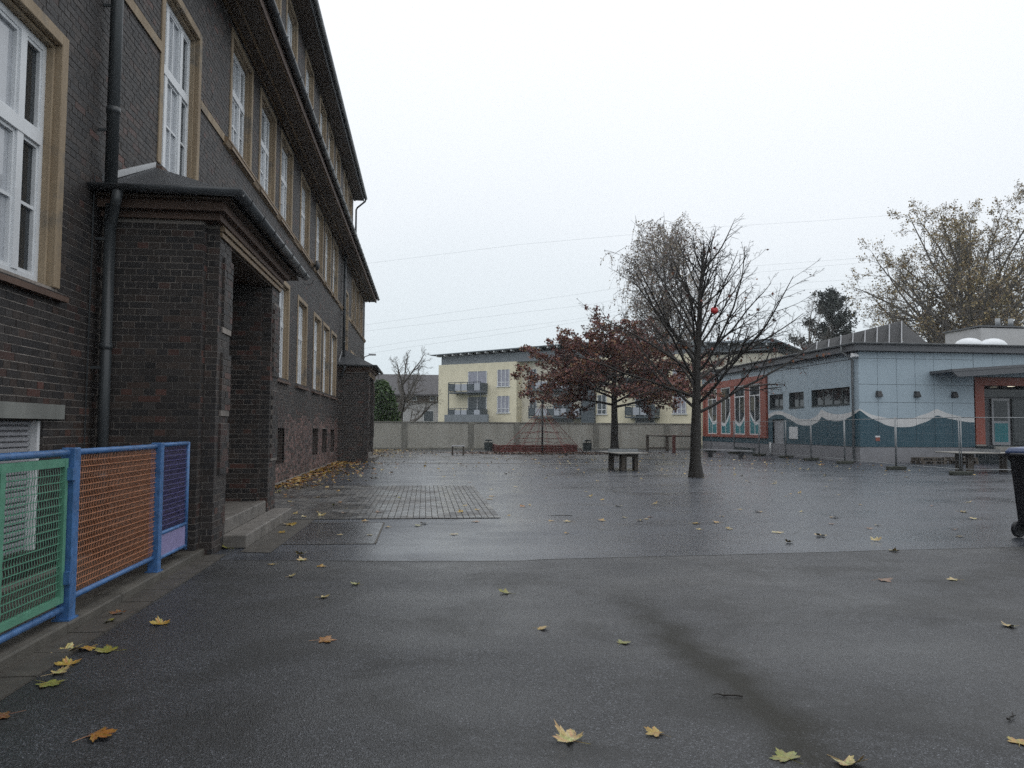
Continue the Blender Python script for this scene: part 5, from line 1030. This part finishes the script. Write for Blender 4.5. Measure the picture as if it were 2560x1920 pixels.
# ------------------------------------------------------------------ fallen leaves and twigs
def leaf_outline(rg, maple=True):
    pts = []; lob = [(0, 1.0), (52, .92), (108, .66), (252, .64), (308, .90)]; ang = []
    for a_, l in lob:
        for da, k in ((-24, .60), (-14, .84), (-9, .80), (0, 1.0), (9, .80), (14, .85), (24, .60)): ang.append((a_ + da + rg.normal(0, 1.5), l * k * rg.uniform(.92, 1.06)))
    ang.append((180, .16)); ang.sort(key=lambda q: q[0] % 360)
    return [(r_ * math.sin(math.radians(a_)), r_ * math.cos(math.radians(a_))) for a_, r_ in ang]
def leaf_mesh(rg, col, curl):
    o = leaf_outline(rg); n = len(o); k1, k2 = rg.uniform(-1, 1, 2); ph = rg.uniform(0, 6)
    def zf(x, y): return curl * (.55 * k1 * x * x + .6 * abs(k2) * y * y + .22 * math.sin(3 * math.atan2(x, y) + ph) * (x * x + y * y)) + .10 * (x * x + y * y) * curl
    v = [(0, 0, 0)] + [(x * .5, y * .5, zf(x * .5, y * .5)) for x, y in o] + [(x, y, zf(x, y)) for x, y in o]; f = []
    for i in range(n): j = (i + 1) % n; f += [(0, 1 + i, 1 + j), (1 + i, 1 + n + i, 1 + n + j, 1 + j)]
    zmin = min(p[2] for p in v); v = [(x, y, z - zmin + .015) for x, y, z in v]
    mb = MB(); mb.add(v, f); mb.tube([(0, 0, v[0][2]), (.05, -.45, v[0][2] * .7 + .01), (.14, -.95, .03)], .018, 3)
    c = [tuple(q * rg.uniform(.75, 1.2) for q in col) for _ in range(len(mb.v))]; mb.c = c
    return mb.mesh('fallen_leaf', M['fallen'])
LC = {'y': (.43, .29, .06), 'p': (.50, .42, .19), 'o': (.33, .15, .03), 'b': (.21, .10, .04), 'g': (.26, .26, .06)}
LW = {'y': 'yellow', 'p': 'pale cream yellow', 'o': 'orange', 'b': 'brown', 'g': 'greenish yellow'}
rgL = np.random.default_rng(77); LM = {k: [leaf_mesh(rgL, c, q) for q in (.3, .55, 1.0, .45, 1.3)] for k, c in LC.items()}
def put_leaf(x, y, c, s=.102, lab=None, grp=None, z=.008):
    o = bpy.data.objects.new('fallen_leaf', LM[c][R.randrange(5)]); COL.objects.link(o); s *= R.uniform(.65, 1.2); o.scale = (s, s * R.uniform(.75, 1.1), s * R.uniform(.45, 1.1)); o.location = (x, y, z); o.rotation_euler = (R.uniform(-.05, .05), R.uniform(-.05, .05), R.uniform(0, 6.28))
    where = ('on the slab strip below the mesh fence' if x < -2.26 and y < 9.2 else 'on the dark forecourt asphalt before the seam' if y < 8.95 + .02 * x else 'beside the porch steps' if y < 13 and x < -1.6 else 'on the block paving' if 13 <= y < 20.3 and x < 1.24 else 'near the foot of the school wall' if x < -1.5 else 'on the yard asphalt between seam and leafless oak' if y < 23 else 'on the far yard beyond the leafless oak')
    if y > 9 and x > 7 and y < 13.5: where = 'on the asphalt near the rubbish bin'
    tag(o, lab or LW[c] + ' maple leaf lying ' + where, 'leaf', grp or (LW[c] + ' leaves ' + where))
SPOT = [(-1.95, 6.22, 'y'), (-2.40, 6.31, 'g'), (-2.38, 6.60, 'b'), (-2.35, 5.56, 'p'), (-2.22, 5.60, 'y'), (-2.06, 5.53, 'g'), (-2.19, 5.24, 'y'), (-2.19, 5.07, 'p'), (-2.15, 4.88, 'g'), (-2.13, 4.36, 'b'), (-1.55, 4.02, 'o'), (-.69, 5.67, 'o'), (-.87, 7.07, 'p'), (-.62, 7.62, 'g'), (-1.42, 9.45, 'p'), (-1.33, 9.03, 'p'), (-1.62, 8.81, 'p'), (-1.08, 8.60, 'y'), (-1.31, 8.07, 'p'), (.76, 7.11, 'g'), (.88, 5.85, 'y'), (1.39, 5.41, 'g'), (.72, 3.77, 'p'), (1.15, 3.80, 'y'), (1.90, 3.40, 'p'), (2.85, 3.53, 'y'), (4.55, 7.41, 'b'), (5.30, 7.37, 'p'), (5.79, 9.17, 'p'), (4.69, 12.18, 'y'), (4.28, 12.09, 'y'), (5.10, 10.93, 'p'), (4.83, 9.98, 'p'), (5.59, 10.55, 'p'), (7.12, 11.67, 'p'), (6.09, 10.06, 'p'), (8.0, 11.12, 'b'), (7.55, 10.38, 'y'), (9.3, 12.39, 'p'), (3.36, 12.91, 'p'), (3.73, 14.84, 'p'), (1.50, 17.08, 'y'), (1.38, 16.41, 'y'), (1.87, 14.84, 'o'), (.85, 12.54, 'o'), (.97, 14.14, 'y'), (2.32, 12.45, 'p'), (-.07, 12.07, 'g'), (.43, 11.09, 'p'), (-1.15, 11.10, 'p'), (3.60, 16.87, 'y'), (3.70, 16.10, 'y'), (-2.0, 12.19, 'y'), (-2.02, 12.48, 'y'), (-2.05, 12.32, 'p'), (-1.77, 13.77, 'y'), (-1.70, 13.41, 'p'), (-2.0, 11.40, 'y'), (-2.38, 9.98, 'g'), (5.10, 13.02, 'y'), (6.84, 13.66, 'p'), (6.97, 12.77, 'y'), (6.07, 13.71, 'y'), (11.28, 15.22, 'p'), (8.71, 14.86, 'y')]
for x, y, c in SPOT: put_leaf(x, y, c, z=.02 if y > 12.9 and x < 1.3 else .008)
put_leaf(1.66, 3.47, 'g', .105, 'large pale green maple leaf lying flat on the dark worn strip', 'single big leaves'); put_leaf(4.48, 5.60, 'p', .105, 'large pale yellow maple leaf alone on the open asphalt', 'single big leaves')
cs = 'yyppobg'
for i in range(95):   # along the school, over the block paving
    y = rgL.uniform(13.2, 33); x = -3.4 + rgL.exponential(.85) + (.9 if y < 14 else 0)
    if x < 1.5: put_leaf(float(x), float(y), cs[rgL.integers(0, 7)], .085, z=.02 if y < 20.3 else .006)
for i in range(90): put_leaf(float(rgL.uniform(-1.5, 17.5)), float(11 + 21 * rgL.uniform(0, 1) ** 1.4), 'yyppppyb'[rgL.integers(0, 8)], .085)
def litter(name, xy, size, cols, label):
    n = len(xy); P = np.column_stack([xy, rgL.uniform(.02, .05, n)]); me = leaves_mesh(name, rgL, P, size, cols, M['fallen']); v = np.empty(n * 12, np.float32); me.vertices.foreach_get('co', v); v = v.reshape(-1, 3); v[:, 2] = .012 + (v[:, 2] - np.repeat(P[:, 2], 4)) * .35 + np.repeat(P[:, 2], 4); v[:, 2] = np.maximum(v[:, 2], .008); me.vertices.foreach_set('co', v.ravel()); o = link(name, me); tag(o, label, 'leaf litter', kind='stuff')
yy = rgL.uniform(19, 33.9, 1000); xx = -3.65 + rgL.exponential(.33, 1000) * (1 + (yy - 20) / 20); litter('leaf_litter', np.column_stack([xx, yy]), .14, [LC['y'], LC['o'], LC['b'], LC['y'], (.25, .12, .03)], 'drift of yellow and brown leaves along the foot of the school wall')
yy = rgL.uniform(39, 52, 600); xx = -3.4 + rgL.exponential(.9, 600); litter('leaf_litter', np.column_stack([xx, yy]), .15, [LC['y'], LC['p'], LC['b']], 'scattered yellow leaves beyond the far porch')
n = 5200; xx = rgL.normal(7.5, 2.6, n); yy = rgL.uniform(43.9, 47.55, n); litter('leaf_litter', np.column_stack([xx, yy]), .15, [(.13, .055, .035), (.10, .05, .035), (.16, .08, .04), (.08, .045, .03), (.22, .16, .10)], 'rust brown leaf carpet under the climbing net and red-leaved tree')
n = 420; litter('leaf_litter', np.column_stack([rgL.uniform(0, 19, n), rgL.uniform(24, 45, n)]), .13, [LC['y'], LC['p'], LC['b']], 'scattered leaf specks across the far yard')
for k, (x, y, L, a_) in enumerate(((1.70, 4.29, .17, 2.9), (3.05, 3.83, .10, .5), (2.31, 13.2, .42, 3.05), (.5, 12.9, .3, .2))):
    p = [Vector((x + math.cos(a_) * L * (s - .5), y + math.sin(a_) * L * (s - .5) + R.uniform(-.008, .008), .012 + R.uniform(0, .008))) for s in np.linspace(0, 1, 6)]; mb = MB(); mb.tube([q[:] for q in p], [.006, .006, .005, .005, .004, .002], 5); mb.tube([p[3][:], (p[3] + Vector((.02, .03, .008)))[:]], .003, 4)
    o = link('twig', mb.mesh('twig', M['bark'])); tag(o, ['short crooked dark twig lying on the worn strip', 'tiny dark twig near the single brown leaf', 'long dark twig lying on the wet yard asphalt', 'thin twig on the block paving edge'][k], 'twig', 'fallen twigs')

# ------------------------------------------------------------------ wet autumn air
hz = bpy.data.materials.new('haze_air'); hz.use_nodes = True; ht = hz.node_tree; ht.nodes.clear(); ho = ht.nodes.new('ShaderNodeOutputMaterial'); hv = ht.nodes.new('ShaderNodeVolumePrincipled'); hv.inputs['Color'].default_value = (.93, .96, 1, 1); hv.inputs['Density'].default_value = .00055; ht.links.new(hv.outputs[0], ho.inputs['Volume'])
o = link('haze', MB().box(-152, -32, -1.2, 232, 262, 58).mesh('haze', hz)); tag(o, 'pale wet haze filling the air over the yard', 'haze', kind='stuff')
